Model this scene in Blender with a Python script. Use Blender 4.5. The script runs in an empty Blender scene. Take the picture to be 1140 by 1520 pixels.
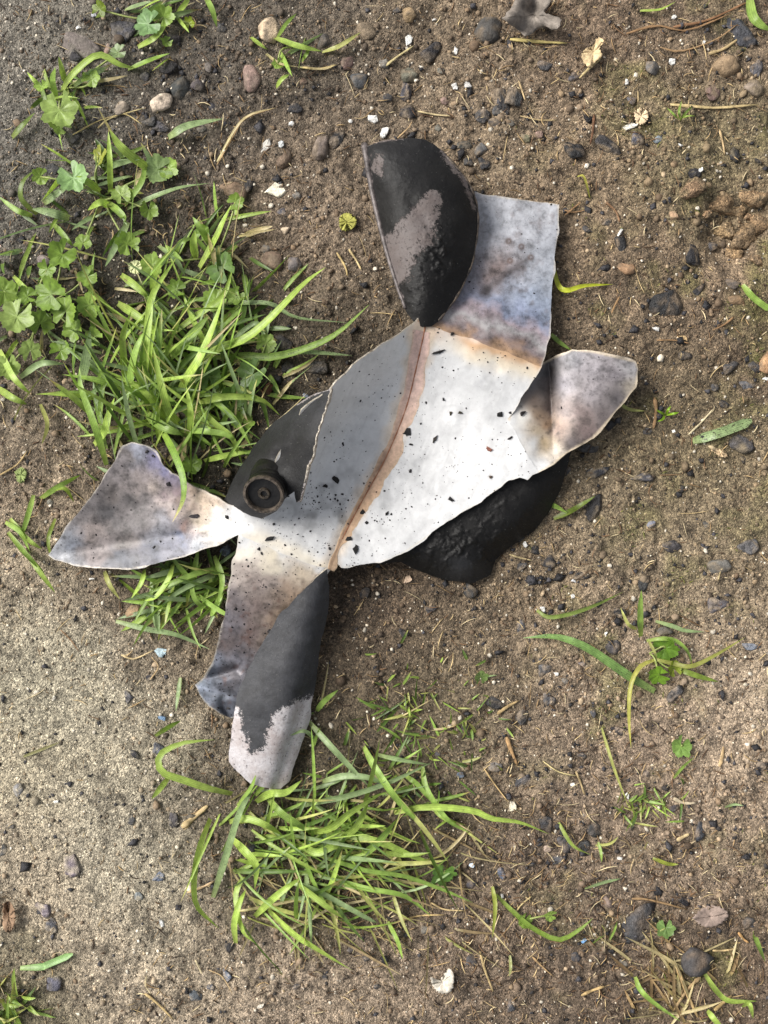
import bpy, bmesh, math, random
import numpy as np
from mathutils import Vector, Matrix
from mathutils.geometry import delaunay_2d_cdt

# ------------------------------------------------------------------ camera
SC = bpy.context.scene
COL = SC.collection
S = 0.0004            # metres of ground per photo pixel
CAM_H = 0.62          # camera height above the ground
cam_data = bpy.data.cameras.new('camera')
cam = bpy.data.objects.new('camera', cam_data)
COL.objects.link(cam)
cam.location = (0, 0, CAM_H)
cam.rotation_euler = (0, 0, 0)
cam_data.sensor_fit = 'VERTICAL'
cam_data.sensor_height = 24.0
cam_data.lens = 24.0 * CAM_H / (1520 * S)
cam_data.clip_start = 0.01
cam_data.clip_end = 500
SC.camera = cam

# ------------------------------------------------------------------ light
SUN_EL = math.radians(42)
SUN_DIR = Vector((-math.cos(SUN_EL) * 0.93, math.cos(SUN_EL) * 0.37, math.sin(SUN_EL)))
world = bpy.data.worlds.new('World')
SC.world = world
world.use_nodes = True
wn = world.node_tree
bg = wn.nodes['Background']
sky = wn.nodes.new('ShaderNodeTexSky')
sky.sky_type = 'NISHITA'
sky.sun_disc = False
sky.sun_elevation = SUN_EL
sky.sun_rotation = math.atan2(SUN_DIR.x, SUN_DIR.y)
sky.dust_density = 4.0
sky.air_density = 1.0
hs = wn.nodes.new('ShaderNodeHueSaturation')
hs.inputs['Saturation'].default_value = 0.28
wn.links.new(sky.outputs[0], hs.inputs['Color'])
wn.links.new(hs.outputs[0], bg.inputs['Color'])
bg.inputs['Strength'].default_value = 0.052
sun_data = bpy.data.lights.new('sun', 'SUN')
sun_data.energy = 1.5
sun_data.angle = math.radians(32)
sun_data.color = (1.0, 0.965, 0.91)
sun = bpy.data.objects.new('sun', sun_data)
COL.objects.link(sun)
sun.rotation_euler = SUN_DIR.to_track_quat('Z', 'Y').to_euler()
vs = SC.view_settings
vs.view_transform = 'Standard'
vs.look = 'None'
vs.gamma = 1.0
vs.use_curve_mapping = False
vs.exposure = 1.6

rng = np.random.default_rng(11)
random.seed(5)

# ------------------------------------------------------------------ helpers
def W(px, py, z=0.0):
    """photo pixel at height z (metres) -> world point"""
    k = (CAM_H - z) / CAM_H
    return ((px - 570) * S * k, (760 - py) * S * k, z)

def lin(c):
    c = np.asarray(c, float) / 255.0
    return np.where(c <= 0.04045, c / 12.92, ((c + 0.055) / 1.055) ** 2.4)

def _hash(ix, iy, seed):
    n = (ix.astype(np.int64) * 374761393 + iy.astype(np.int64) * 668265263 + seed * 974634541) & 0xFFFFFFFF
    n = ((n ^ (n >> 13)) * 1274126177) & 0xFFFFFFFF
    n = (n ^ (n >> 16)) & 0xFFFFFFFF
    return n.astype(float) / 0xFFFFFFFF

def vnoise(x, y, seed=0):
    """value noise, -1..1"""
    x = np.asarray(x, float); y = np.asarray(y, float)
    ix = np.floor(x); iy = np.floor(y)
    fx = x - ix; fy = y - iy
    ux = fx * fx * fx * (fx * (fx * 6 - 15) + 10); uy = fy * fy * fy * (fy * (fy * 6 - 15) + 10)
    a = _hash(ix, iy, seed); b = _hash(ix + 1, iy, seed)
    c = _hash(ix, iy + 1, seed); d = _hash(ix + 1, iy + 1, seed)
    return ((a * (1 - ux) + b * ux) * (1 - uy) + (c * (1 - ux) + d * ux) * uy) * 2 - 1

def fbm(x, y, seed=0, octs=3):
    s = 0.0; a = 1.0; t = 0.0
    for o in range(octs):
        s = s + a * vnoise(x * 2 ** o + 13.7 * o, y * 2 ** o - 7.3 * o, seed + o)
        t += a; a *= 0.5
    return s / t

def set_color(me, cols, name='Col'):
    at = me.color_attributes.new(name, 'FLOAT_COLOR', 'POINT')
    rgba = np.ones((len(me.vertices), 4), np.float32)
    rgba[:, :3] = cols
    at.data.foreach_set('color', rgba.ravel())

def set_float(me, vals, name):
    at = me.attributes.new(name, 'FLOAT', 'POINT')
    at.data.foreach_set('value', np.asarray(vals, np.float32))

def mesh_np(name, verts, tris):
    """fast triangle mesh from numpy arrays"""
    me = bpy.data.meshes.new(name)
    verts = np.asarray(verts, np.float32); tris = np.asarray(tris, np.int32)
    me.vertices.add(len(verts)); me.vertices.foreach_set('co', verts.ravel())
    nl = tris.size; k = tris.shape[1]
    me.loops.add(nl); me.loops.foreach_set('vertex_index', tris.ravel())
    me.polygons.add(len(tris))
    me.polygons.foreach_set('loop_start', np.arange(0, nl, k, dtype=np.int32))
    me.polygons.foreach_set('loop_total', np.full(len(tris), k, np.int32))
    me.update(calc_edges=True); me.validate()
    return me

def link(name, me, mat=None, parent=None, smooth=True):
    o = bpy.data.objects.new(name, me)
    COL.objects.link(o)
    if me is not None:
        if mat is not None and len(me.materials) == 0:
            me.materials.append(mat)
        if smooth:
            me.polygons.foreach_set('use_smooth', np.ones(len(me.polygons), bool))
    if parent is not None:
        o.parent = parent
    return o

def empty(name, loc=(0, 0, 0)):
    o = bpy.data.objects.new(name, None)
    o.empty_display_size = 0.01
    COL.objects.link(o); o.location = loc
    return o

def tag(o, label=None, cat=None, group=None, kind=None):
    if label: o['label'] = label
    if cat: o['category'] = cat
    if group: o['group'] = group
    if kind: o['kind'] = kind
    return o

def child(o, parent):
    """parent while keeping world coordinates of mesh data (parent has only a translation)"""
    o.parent = parent
    o.matrix_parent_inverse = Matrix.Translation(parent.location).inverted()

def catmull(pts, n):
    P = np.asarray(pts, float)
    if len(P) == 2:
        t = np.linspace(0, 1, n)[:, None]
        return P[0] * (1 - t) + P[1] * t
    P = np.vstack([2 * P[0] - P[1], P, 2 * P[-1] - P[-2]])
    m = len(P) - 3
    out = []
    for u in np.linspace(0, m - 1e-6, n):
        i = int(u); t = u - i
        p0, p1, p2, p3 = P[i], P[i + 1], P[i + 2], P[i + 3]
        out.append(0.5 * ((2 * p1) + (-p0 + p2) * t + (2 * p0 - 5 * p1 + 4 * p2 - p3) * t * t + (-p0 + 3 * p1 - 3 * p2 + p3) * t ** 3))
    return np.array(out)

def tps(ctrl, smooth=0.0):
    C = np.asarray(ctrl, float)
    X = C[:, :2] / 100.0; z = C[:, 2]
    def U(r2):
        return np.where(r2 > 1e-12, r2 * np.log(r2 + 1e-20), 0.0)
    n = len(X)
    d2 = ((X[:, None] - X[None]) ** 2).sum(-1)
    A = np.zeros((n + 3, n + 3))
    A[:n, :n] = U(d2) + smooth * np.eye(n)
    A[:n, n] = 1; A[:n, n + 1:] = X; A[n, :n] = 1; A[n + 1:, :n] = X.T
    w = np.linalg.solve(A, np.concatenate([z, np.zeros(3)]))
    def f(px, py):
        px = np.atleast_1d(np.asarray(px, float)) / 100.0; py = np.atleast_1d(np.asarray(py, float)) / 100.0
        r2 = (px[:, None] - X[None, :, 0]) ** 2 + (py[:, None] - X[None, :, 1]) ** 2
        return U(r2) @ w[:n] + w[n] + w[n + 1] * px + w[n + 2] * py
    return f

def seg_dist(px, py, poly):
    """distance in pixels to a polyline, signed side, and parameter along it 0..1"""
    P = np.asarray(poly, float)
    best = np.full(px.shape, 1e9); side = np.zeros(px.shape); par = np.zeros(px.shape)
    L = np.r_[0, np.cumsum(np.hypot(*(P[1:] - P[:-1]).T))]
    for i in range(len(P) - 1):
        a = P[i]; d = P[i + 1] - a; l2 = d @ d
        t = np.clip(((px - a[0]) * d[0] + (py - a[1]) * d[1]) / l2, 0, 1)
        qx = px - a[0] - t * d[0]; qy = py - a[1] - t * d[1]
        dd = np.hypot(qx, qy)
        m = dd < best
        best = np.where(m, dd, best)
        side = np.where(m, np.sign(d[0] * qy - d[1] * qx), side)
        par = np.where(m, (L[i] + t * math.sqrt(l2)) / L[-1], par)
    return best, side, par

def in_poly(px, py, poly):
    P = np.asarray(poly, float)
    r = np.zeros(np.shape(px), bool)
    j = len(P) - 1
    for i in range(len(P)):
        xi, yi = P[i]; xj, yj = P[j]
        c = ((yi > py) != (yj > py)) & (px < (xj - xi) * (py - yi) / (yj - yi + 1e-12) + xi)
        r ^= c; j = i
    return r

def blend_colors(px, py, ctrl, power=3.0):
    """inverse-distance blend of scattered (px, py, (r,g,b) sRGB) colours -> linear rgb"""
    out = np.zeros((len(px), 3)); tot = np.zeros(len(px))
    for cx, cy, c in ctrl:
        w = 1.0 / (np.hypot(px - cx, py - cy) + 6.0) ** power
        out += w[:, None] * lin(c); tot += w
    return out / tot[:, None]

def mixc(a, b, t):
    t = np.clip(t, 0, 1)[:, None]
    return a * (1 - t) + b * t

# ------------------------------------------------------------------ materials
def new_mat(name):
    m = bpy.data.materials.new(name); m.use_nodes = True
    nt = m.node_tree
    return m, nt, nt.nodes['Principled BSDF'], nt.nodes['Material Output']

def N(nt, typ, **kw):
    n = nt.nodes.new(typ)
    for k, v in kw.items():
        if k in n.inputs.keys(): n.inputs[k].default_value = v
        else: setattr(n, k, v)
    return n

def texco(nt):
    return N(nt, 'ShaderNodeTexCoord').outputs['Object']

def geo_pos(nt):
    return N(nt, 'ShaderNodeNewGeometry').outputs['Position']

def noise_n(nt, vec, scale, detail=4.0, rough=0.6):
    n = N(nt, 'ShaderNodeTexNoise', Scale=scale, Detail=detail, Roughness=rough)
    nt.links.new(vec, n.inputs['Vector'])
    return n

def ramp(nt, fac, stops):
    r = N(nt, 'ShaderNodeValToRGB')
    e = r.color_ramp.elements
    while len(e) < len(stops): e.new(0.5)
    for el, (p, c) in zip(e, stops):
        el.position = p
        el.color = (c, c, c, 1) if np.isscalar(c) else (*c, 1)
    nt.links.new(fac, r.inputs[0])
    return r.outputs[0]

def mix(nt, fac, a, b, mode='MIX'):
    n = nt.nodes.new('ShaderNodeMix'); n.data_type = 'RGBA'; n.blend_type = mode
    for sock, v in ((n.inputs[0], fac), (n.inputs[6], a), (n.inputs[7], b)):
        if hasattr(v, 'links') or hasattr(v, 'is_linked'): nt.links.new(v, sock)
        elif np.isscalar(v): sock.default_value = v
        else: sock.default_value = (*v, 1)
    return n.outputs[2]

def math_n(nt, op, a, b=None, clamp=False):
    n = nt.nodes.new('ShaderNodeMath'); n.operation = op; n.use_clamp = clamp
    for i, v in enumerate((a, b)):
        if v is None: continue
        if np.isscalar(v): n.inputs[i].default_value = v
        else: nt.links.new(v, n.inputs[i])
    return n.outputs[0]

def bump(nt, bsdf, height, strength, dist):
    b = N(nt, 'ShaderNodeBump', Strength=strength, Distance=dist)
    nt.links.new(height, b.inputs['Height'])
    nt.links.new(b.outputs[0], bsdf.inputs['Normal'])
    return b

def attr(nt, name):
    a = N(nt, 'ShaderNodeAttribute'); a.attribute_name = name
    return a

def mat_ground():
    m, nt, b, out = new_mat('soil')
    p = geo_pos(nt)
    col = attr(nt, 'Col').outputs['Color']
    v = N(nt, 'ShaderNodeTexVoronoi', Scale=1050.0, Randomness=1.0)
    nt.links.new(p, v.inputs['Vector'])
    sep = N(nt, 'ShaderNodeSeparateColor'); nt.links.new(v.outputs['Color'], sep.inputs[0])
    g = ramp(nt, sep.outputs[0], [(0.0, 0.45), (0.35, 0.85), (0.7, 1.15), (0.94, 1.4), (1.0, 2.2)])
    c1 = mix(nt, 1.0, col, g, 'MULTIPLY')
    n2 = noise_n(nt, p, 230.0, 7.0, 0.75)
    c2 = mix(nt, 1.0, c1, ramp(nt, n2.outputs[0], [(0.3, 0.34), (0.47, 0.95), (0.68, 1.55)]), 'MULTIPLY')
    n3 = noise_n(nt, p, 1500.0, 3.0, 0.7)
    c3 = mix(nt, 1.0, c2, ramp(nt, n3.outputs[0], [(0.3, 0.55), (0.7, 1.45)]), 'MULTIPLY')
    nt.links.new(c3, b.inputs['Base Color'])
    b.inputs['Roughness'].default_value = 0.82
    b.inputs['Specular IOR Level'].default_value = 0.35
    h = math_n(nt, 'ADD', math_n(nt, 'MULTIPLY', v.outputs['Distance'], -0.6), math_n(nt, 'ADD', n2.outputs[0], n3.outputs[0]))
    bump(nt, b, h, 1.0, 0.0013)
    return m

def mat_vcol(name, rough=0.8, spec=0.4, bscale=900.0, bstr=0.5, bdist=0.0006, mottle=(0.6, 1.4), mscale=350.0):
    m, nt, b, out = new_mat(name)
    p = geo_pos(nt)
    n = noise_n(nt, p, mscale, 5.0, 0.65)
    c = mix(nt, 1.0, attr(nt, 'Col').outputs['Color'], ramp(nt, n.outputs[0], [(0.3, mottle[0]), (0.7, mottle[1])]), 'MULTIPLY')
    nt.links.new(c, b.inputs['Base Color'])
    b.inputs['Roughness'].default_value = rough
    b.inputs['Specular IOR Level'].default_value = spec
    n2 = noise_n(nt, p, bscale, 4.0, 0.65)
    bump(nt, b, n2.outputs[0], bstr, bdist)
    return m

def mat_grass():
    m, nt, b, out = new_mat('grass_leaf')
    p = geo_pos(nt)
    n = noise_n(nt, p, 260.0, 3.0, 0.6)
    c = mix(nt, 1.0, attr(nt, 'Col').outputs['Color'], ramp(nt, n.outputs[0], [(0.3, 0.75), (0.7, 1.25)]), 'MULTIPLY')
    st = math_n(nt, 'SINE', math_n(nt, 'MULTIPLY', attr(nt, 'Across').outputs['Fac'], 14.0))
    c = mix(nt, 1.0, c, ramp(nt, math_n(nt, 'ADD', math_n(nt, 'MULTIPLY', st, 0.5), 0.5), [(0.0, 0.86), (1.0, 1.12)]), 'MULTIPLY')
    # soil specks splashed on the leaf
    s = noise_n(nt, p, 1100.0, 2.0, 0.5)
    d = attr(nt, 'Dirt').outputs['Fac']
    th = math_n(nt, 'SUBTRACT', 0.80, math_n(nt, 'MULTIPLY', d, 0.22))
    sp = math_n(nt, 'GREATER_THAN', s.outputs[0], th)
    c = mix(nt, sp, c, tuple(lin((70, 66, 52))))
    nt.links.new(c, b.inputs['Base Color'])
    b.inputs['Roughness'].default_value = 0.42
    b.inputs['Specular IOR Level'].default_value = 0.45
    tr = N(nt, 'ShaderNodeBsdfTranslucent')
    nt.links.new(mix(nt, 1.0, c, (1.02, 1.08, 0.75), 'MULTIPLY'), tr.inputs['Color'])
    mx = N(nt, 'ShaderNodeMixShader', Fac=0.35)
    mx.inputs[0].default_value = 0.35
    nt.links.new(b.outputs[0], mx.inputs[1]); nt.links.new(tr.outputs[0], mx.inputs[2])
    nt.links.new(mx.outputs[0], out.inputs['Surface'])
    w = noise_n(nt, p, 700.0, 2.0, 0.5)
    bump(nt, b, w.outputs[0], 0.3, 0.0004)
    return m

def mat_inner():
    """pale, heat-tinted inside of the steel"""
    m, nt, b, out = new_mat('heat_tinted_steel')
    p = geo_pos(nt)
    col = attr(nt, 'Col').outputs['Color']
    n = noise_n(nt, p, 120.0, 6.0, 0.7)
    g = attr(nt, 'Grime').outputs['Fac']
    c = mix(nt, math_n(nt, 'MULTIPLY', g, 1.0), col, mix(nt, 1.0, col, ramp(nt, n.outputs[0], [(0.34, 0.28), (0.48, 0.85), (0.62, 1.25)]), 'MULTIPLY'))
    n2 = noise_n(nt, p, 420.0, 5.0, 0.7)
    c = mix(nt, 1.0, c, ramp(nt, n2.outputs[0], [(0.25, 0.93), (0.6, 1.03)]), 'MULTIPLY')
    # fine soot dust
    s = noise_n(nt, p, 1500.0, 2.0, 0.5)
    sp = math_n(nt, 'GREATER_THAN', s.outputs[0], math_n(nt, 'SUBTRACT', 0.755, math_n(nt, 'MULTIPLY', g, 0.07)))
    c = mix(nt, math_n(nt, 'MULTIPLY', sp, 0.8), c, (0.03, 0.028, 0.026))
    nt.links.new(c, b.inputs['Base Color'])
    mt = attr(nt, 'Metal').outputs['Fac']
    nt.links.new(mt, b.inputs['Metallic'])
    r = math_n(nt, 'ADD', 0.36, math_n(nt, 'MULTIPLY', n.outputs[0], 0.25))
    nt.links.new(r, b.inputs['Roughness'])
    n3 = noise_n(nt, p, 800.0, 4.0, 0.6)
    bump(nt, b, math_n(nt, 'ADD', math_n(nt, 'MULTIPLY', n3.outputs[0], 0.25), math_n(nt, 'MULTIPLY', n.outputs[0], 1.5)), 0.22, 0.0007)
    return m

def mat_outer():
    """scorched black paint, flaked off to mottled steel where the Peel mask is high"""
    m, nt, b, out = new_mat('scorched_black_paint')
    p = geo_pos(nt)
    n = noise_n(nt, p, 90.0, 7.0, 0.72)
    n2 = noise_n(nt, p, 600.0, 5.0, 0.7)
    blk = mix(nt, ramp(nt, n.outputs[0], [(0.35, 0.0), (0.7, 1.0)]), tuple(lin((8, 7, 7))), tuple(lin((22, 21, 20))))
    ashm = math_n(nt, 'MULTIPLY', attr(nt, 'Ash').outputs['Fac'], ramp(nt, noise_n(nt, p, 160.0, 6.0, 0.7).outputs[0], [(0.3, 0.55), (0.65, 1.2)]))
    blk = mix(nt, ashm, blk, tuple(lin((74, 75, 79))))
    dust = math_n(nt, 'GREATER_THAN', noise_n(nt, p, 1300.0, 2.0, 0.5).outputs[0], 0.74)
    blk = mix(nt, math_n(nt, 'MULTIPLY', dust, 0.55), blk, tuple(lin((150, 148, 144))))
    st = mix(nt, n2.outputs[0], tuple(lin((146, 141, 143))), tuple(lin((224, 220, 221))))
    st = mix(nt, ramp(nt, n.outputs[0], [(0.42, 0.0), (0.62, 0.7)]), st, tuple(lin((156, 144, 140))))
    st = mix(nt, attr(nt, 'Tarnish').outputs['Fac'], st, tuple(lin((76, 67, 64))))
    pk = math_n(nt, 'ADD', attr(nt, 'Peel').outputs['Fac'], math_n(nt, 'MULTIPLY', math_n(nt, 'SUBTRACT', noise_n(nt, p, 300.0, 10.0, 0.85).outputs[0], 0.5), 2.2))
    st = mix(nt, ramp(nt, noise_n(nt, p, 480.0, 8.0, 0.8).outputs[0], [(0.36, 0.9), (0.44, 0.0)]), st, tuple(lin((40, 36, 36))))
    pk = ramp(nt, pk, [(0.49, 0.0), (0.53, 1.0)])
    c = mix(nt, pk, blk, st)
    nt.links.new(c, b.inputs['Base Color'])
    b.inputs['Roughness'].default_value = 0.5
    nt.links.new(math_n(nt, 'ADD', 0.36, math_n(nt, 'MULTIPLY', n2.outputs[0], 0.4)), b.inputs['Roughness'])
    b.inputs['Specular IOR Level'].default_value = 0.25
    h = math_n(nt, 'ADD', math_n(nt, 'MULTIPLY', pk, -0.6), math_n(nt, 'ADD', math_n(nt, 'MULTIPLY', n2.outputs[0], 0.35), math_n(nt, 'MULTIPLY', n.outputs[0], 1.4)))
    bump(nt, b, h, 0.5, 0.0010)
    return m

def mat_simple(name, c1, c2, rough=0.5, metal=0.0, scale=300.0, bstr=0.4, bdist=0.0005, spec=0.5):
    m, nt, b, out = new_mat(name)
    p = geo_pos(nt)
    n = noise_n(nt, p, scale, 6.0, 0.7)
    nt.links.new(mix(nt, ramp(nt, n.outputs[0], [(0.35, 0.0), (0.65, 1.0)]), tuple(lin(c1)), tuple(lin(c2))), b.inputs['Base Color'])
    b.inputs['Roughness'].default_value = rough
    b.inputs['Metallic'].default_value = metal
    b.inputs['Specular IOR Level'].default_value = spec
    n2 = noise_n(nt, p, scale * 3, 4.0, 0.65)
    bump(nt, b, math_n(nt, 'ADD', n.outputs[0], n2.outputs[0]), bstr, bdist)
    return m

M_GROUND = mat_ground()
M_GRAIN = mat_vcol('soil_crumbs')
M_STONE = mat_vcol('stone', 0.8, 0.35, 600.0, 0.8, 0.0014, (0.55, 1.4), 260.0)
M_CHAR = mat_vcol('charcoal', 0.6, 0.45, 420.0, 1.0, 0.0022, (0.4, 1.8), 300.0)
M_LITTER = mat_vcol('dry_litter', 0.75, 0.3, 900.0, 0.4, 0.0005, (0.6, 1.35), 300.0)
M_GRASS = mat_grass()
M_INNER = mat_inner()
M_OUTER = mat_outer()
M_RIM = mat_simple('torn_steel_edge', (96, 86, 74), (190, 182, 168), 0.4, 0.35, 500.0)
M_VALVE = mat_simple('sooty_valve_metal', (9, 9, 9), (30, 28, 27), 0.42, 0.3, 260.0)
M_VALVE_RIM = mat_simple('worn_valve_rim', (30, 28, 26), (118, 106, 94), 0.4, 0.5, 420.0)
M_BRASS = mat_simple('sooty_valve_stem', (34, 31, 29), (84, 75, 64), 0.4, 0.5, 500.0)
M_WELD = mat_simple('rusty_weld', (112, 66, 42), (166, 112, 78), 0.65, 0.1, 380.0)
M_SOOT = mat_simple('soot_flake', (16, 15, 15), (46, 44, 44), 0.6, 0.0, 500.0)

# ------------------------------------------------------------------ ground
GROUND_COL = [  # photo px, soil colour (dry / mossy / charred earth, darker near the canister and tufts)
    (40, 60, (112, 104, 92)), (60, 210, (104, 97, 88)), (30, 300, (98, 92, 82)), (280, 60, (92, 82, 70)), (330, 180, (96, 83, 68)),
    (300, 130, (70, 64, 57)), (450, 240, (112, 94, 74)), (480, 80, (92, 80, 66)), (460, 350, (122, 102, 80)), (640, 60, (110, 92, 70)), (700, 150, (122, 102, 78)),
    (860, 60, (116, 94, 72)), (900, 180, (126, 104, 78)), (1060, 130, (112, 92, 70)), (900, 300, (122, 100, 74)), (1020, 230, (116, 98, 66)),
    (1090, 330, (128, 104, 78)), (1040, 250, (104, 98, 58)), (960, 420, (118, 96, 72)), (1080, 480, (104, 84, 62)), (1000, 560, (100, 84, 60)), (900, 520, (104, 86, 64)),
    (1000, 700, (114, 98, 66)), (900, 780, (120, 102, 76)), (1080, 780, (118, 100, 74)), (960, 830, (134, 114, 88)), (800, 870, (118, 98, 72)), (860, 960, (138, 116, 92)),
    (1100, 900, (130, 110, 84)), (1090, 1040, (160, 138, 112)), (1000, 1080, (146, 122, 98)), (720, 960, (112, 94, 70)), (600, 900, (96, 78, 58)),
    (520, 900, (70, 55, 42)), (520, 1000, (84, 70, 52)), (640, 1060, (100, 86, 62)), (760, 1090, (116, 98, 76)), (880, 1130, (130, 108, 86)), (1080, 1220, (136, 114, 90)),
    (960, 1280, (118, 98, 78)), (780, 1280, (104, 86, 68)), (860, 1460, (100, 82, 64)), (1040, 1460, (104, 84, 64)), (660, 1440, (118, 98, 78)), (740, 1400, (112, 92, 72)),
    (560, 1480, (132, 112, 90)), (420, 1480, (140, 120, 98)), (300, 1440, (146, 128, 104)), (150, 1440, (152, 134, 110)), (60, 1300, (158, 140, 114)), (170, 1240, (162, 150, 126)),
    (230, 1340, (156, 144, 120)), (60, 1120, (158, 144, 116)), (140, 1010, (158, 146, 122)), (30, 920, (152, 138, 112)), (70, 980, (150, 142, 118)), (200, 1110, (150, 138, 114)),
    (240, 960, (116, 98, 76)), (180, 900, (104, 86, 66)), (60, 860, (140, 120, 96)), (40, 700, (132, 112, 88)), (100, 650, (92, 78, 60)), (30, 620, (112, 98, 78)),
    (200, 560, (58, 52, 40)), (300, 600, (56, 50, 38)), (120, 420, (62, 56, 46)), (250, 430, (66, 58, 46)), (400, 520, (64, 56, 46)), (470, 470, (92, 78, 60)), (160, 300, (72, 64, 54)),
    (280, 860, (60, 52, 38)), (440, 1240, (76, 66, 48)), (520, 1300, (78, 66, 48)), (350, 1330, (84, 72, 54)), (620, 1250, (86, 74, 56)), (280, 1180, (98, 84, 66)), (20, 1490, (96, 88, 62)),
]
HOLES = [(1095, 335, 60, 9.0), (505, 900, 40, 3.0), (1020, 1345, 26, 3.0), (15, 1345, 26, 4.0), (60, 1500, 40, 3.0)]

def ground_h(x, y):
    """ground height in metres at world x, y"""
    x = np.asarray(x, float); y = np.asarray(y, float)
    px = x / S + 570; py = 760 - y / S
    near = 1.0 / (1.0 + (np.hypot(x, y) / 0.9) ** 4)
    # packed, smoother soil along the left and lower left
    smooth = np.clip(1.15 - 0.8 * np.exp(-(((px - 60) / 190) ** 2 + ((py - 1130) / 330) ** 2)) - 0.35 * np.exp(-(((px - 20) / 120) ** 2 + ((py - 120) / 220) ** 2)), 0.3, 1.2)
    h = 0.0035 * fbm(x / 0.11, y / 0.11, 3, 2)
    h = h + smooth * (0.0026 * fbm(x / 0.026, y / 0.026, 7, 2) + 0.0016 * fbm(x / 0.009, y / 0.009, 17, 2)) * (0.25 + 0.75 * near)
    cl = fbm(x / 0.0055, y / 0.0055, 29, 2)
    h = h + smooth * 0.0017 * np.maximum(cl, -0.1) * near * np.clip(0.55 + 0.9 * fbm(x / 0.03, y / 0.03, 37, 2), 0.1, 1.2)
    h = h + (0.4 + 0.6 * smooth) * 0.0006 * vnoise(x / 0.0021, y / 0.0021, 41) * near
    for cx, cy, r, d in HOLES:
        h = h - 0.001 * d * np.exp(-(((px - cx) ** 2 + (py - cy) ** 2) / r ** 2) ** 1.5)
    h = h + 0.12 * fbm(x / 6.0, y / 6.0, 51, 2) * np.clip((np.hypot(x, y) - 1.5) / 6.0, 0, 1)
    return h - 0.001

_GX = np.arange(-0.30, 0.3001, 0.001); _GY = np.arange(-0.38, 0.3801, 0.001)
_GH = ground_h(*[a.ravel() for a in np.meshgrid(_GX, _GY)]).reshape(len(_GY), len(_GX))
def gxy(x, y):
    u = min(max((x + 0.30) / 0.001, 0), len(_GX) - 2); v = min(max((y + 0.38) / 0.001, 0), len(_GY) - 2)
    i = int(u); j = int(v); u -= i; v -= j
    return float((_GH[j, i] * (1 - u) + _GH[j, i + 1] * u) * (1 - v) + (_GH[j + 1, i] * (1 - u) + _GH[j + 1, i + 1] * u) * v)
def gh(px, py):
    return gxy((px - 570) * S, (760 - py) * S)

SOIL_LIN = {k: (lambda v: 1.34 * (0.72 * v + 0.28 * v.mean()) * np.array([0.99, 1.0, 0.97]))(lin(k)) for _, _, k in GROUND_COL}
def soil_color(px, py):
    jx = 26 * vnoise(px / 45, py / 45, 61) + 9 * vnoise(px / 14, py / 14, 62)
    jy = 26 * vnoise(px / 45, py / 45, 63) + 9 * vnoise(px / 14, py / 14, 64)
    c = np.zeros(px.shape + (3,)); t = np.zeros(px.shape)
    for cx, cy, k in GROUND_COL:
        w = np.exp(-((px + jx - cx) ** 2 + (py + jy - cy) ** 2) / (2 * 62.0 ** 2)) + 1e-7
        c += w[..., None] * SOIL_LIN[k]; t += w
    return c / t[..., None]

def build_ground():
    def axis(a, step, far):
        n = int(round(2 * a / step))
        core = np.linspace(-a, a, n + 1)
        ext = []; s = step; v = a
        while v < far:
            s *= 1.25; v += s; ext.append(v)
        ext = np.array(ext)
        return np.r_[-ext[::-1], core, ext]
    xs = axis(0.275, 0.0010, 60.0); ys = axis(0.35, 0.0010, 60.0)
    X, Y = np.meshgrid(xs, ys)
    X = X.ravel(); Y = Y.ravel()
    Z = ground_h(X, Y)
    nx, ny = len(xs), len(ys)
    i = np.arange(nx * ny).reshape(ny, nx)
    q = np.stack([i[:-1, :-1], i[:-1, 1:], i[1:, 1:], i[1:, :-1]], -1).reshape(-1, 4)
    me = mesh_np('ground', np.stack([X, Y, Z], 1), q)
    px = X / S + 570; py = 760 - Y / S
    c = soil_color(px, py)
    # moss film and dark char dust in the top of the soil
    moss = np.clip(fbm(px / 60, py / 60, 71, 3) * 1.6 - 0.25, 0, 1) * np.clip((px - 700) / 200 + np.exp(-(((px - 160) / 150) ** 2 + ((py - 1150) / 220) ** 2)) * 0.7, 0, 1)
    c = mixc(c, np.broadcast_to(lin((104, 104, 52)), c.shape), moss * 0.55)
    dust = np.clip(fbm(px / 22, py / 22, 81, 4) * 2.2 - 0.5, 0, 1)
    c = mixc(c, np.broadcast_to(lin((48, 42, 36)), c.shape), dust * 0.62)
    pale = np.clip(fbm(px / 38, py / 38, 91, 2) * 1.8 - 0.7, 0, 1)
    c = mixc(c, c * 1.45, pale)
    # beyond the finely meshed part the soil keeps its mean colour, mottled by the material alone
    far = np.clip(np.maximum((np.abs(X) - 0.255) / 0.02, (np.abs(Y) - 0.33) / 0.02), 0, 1)
    c = mixc(c, np.broadcast_to(lin((118, 104, 84)) * 1.1, c.shape), far)
    set_color(me, c)
    o = link('ground', me, M_GROUND)
    tag(o, kind='structure')
    return o
build_ground()

# ------------------------------------------------------------------ burst canister
BLK_PX = {}
FIELDS = []       # (polygon, height function in metres) of every sheet, for things lying on it

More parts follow.
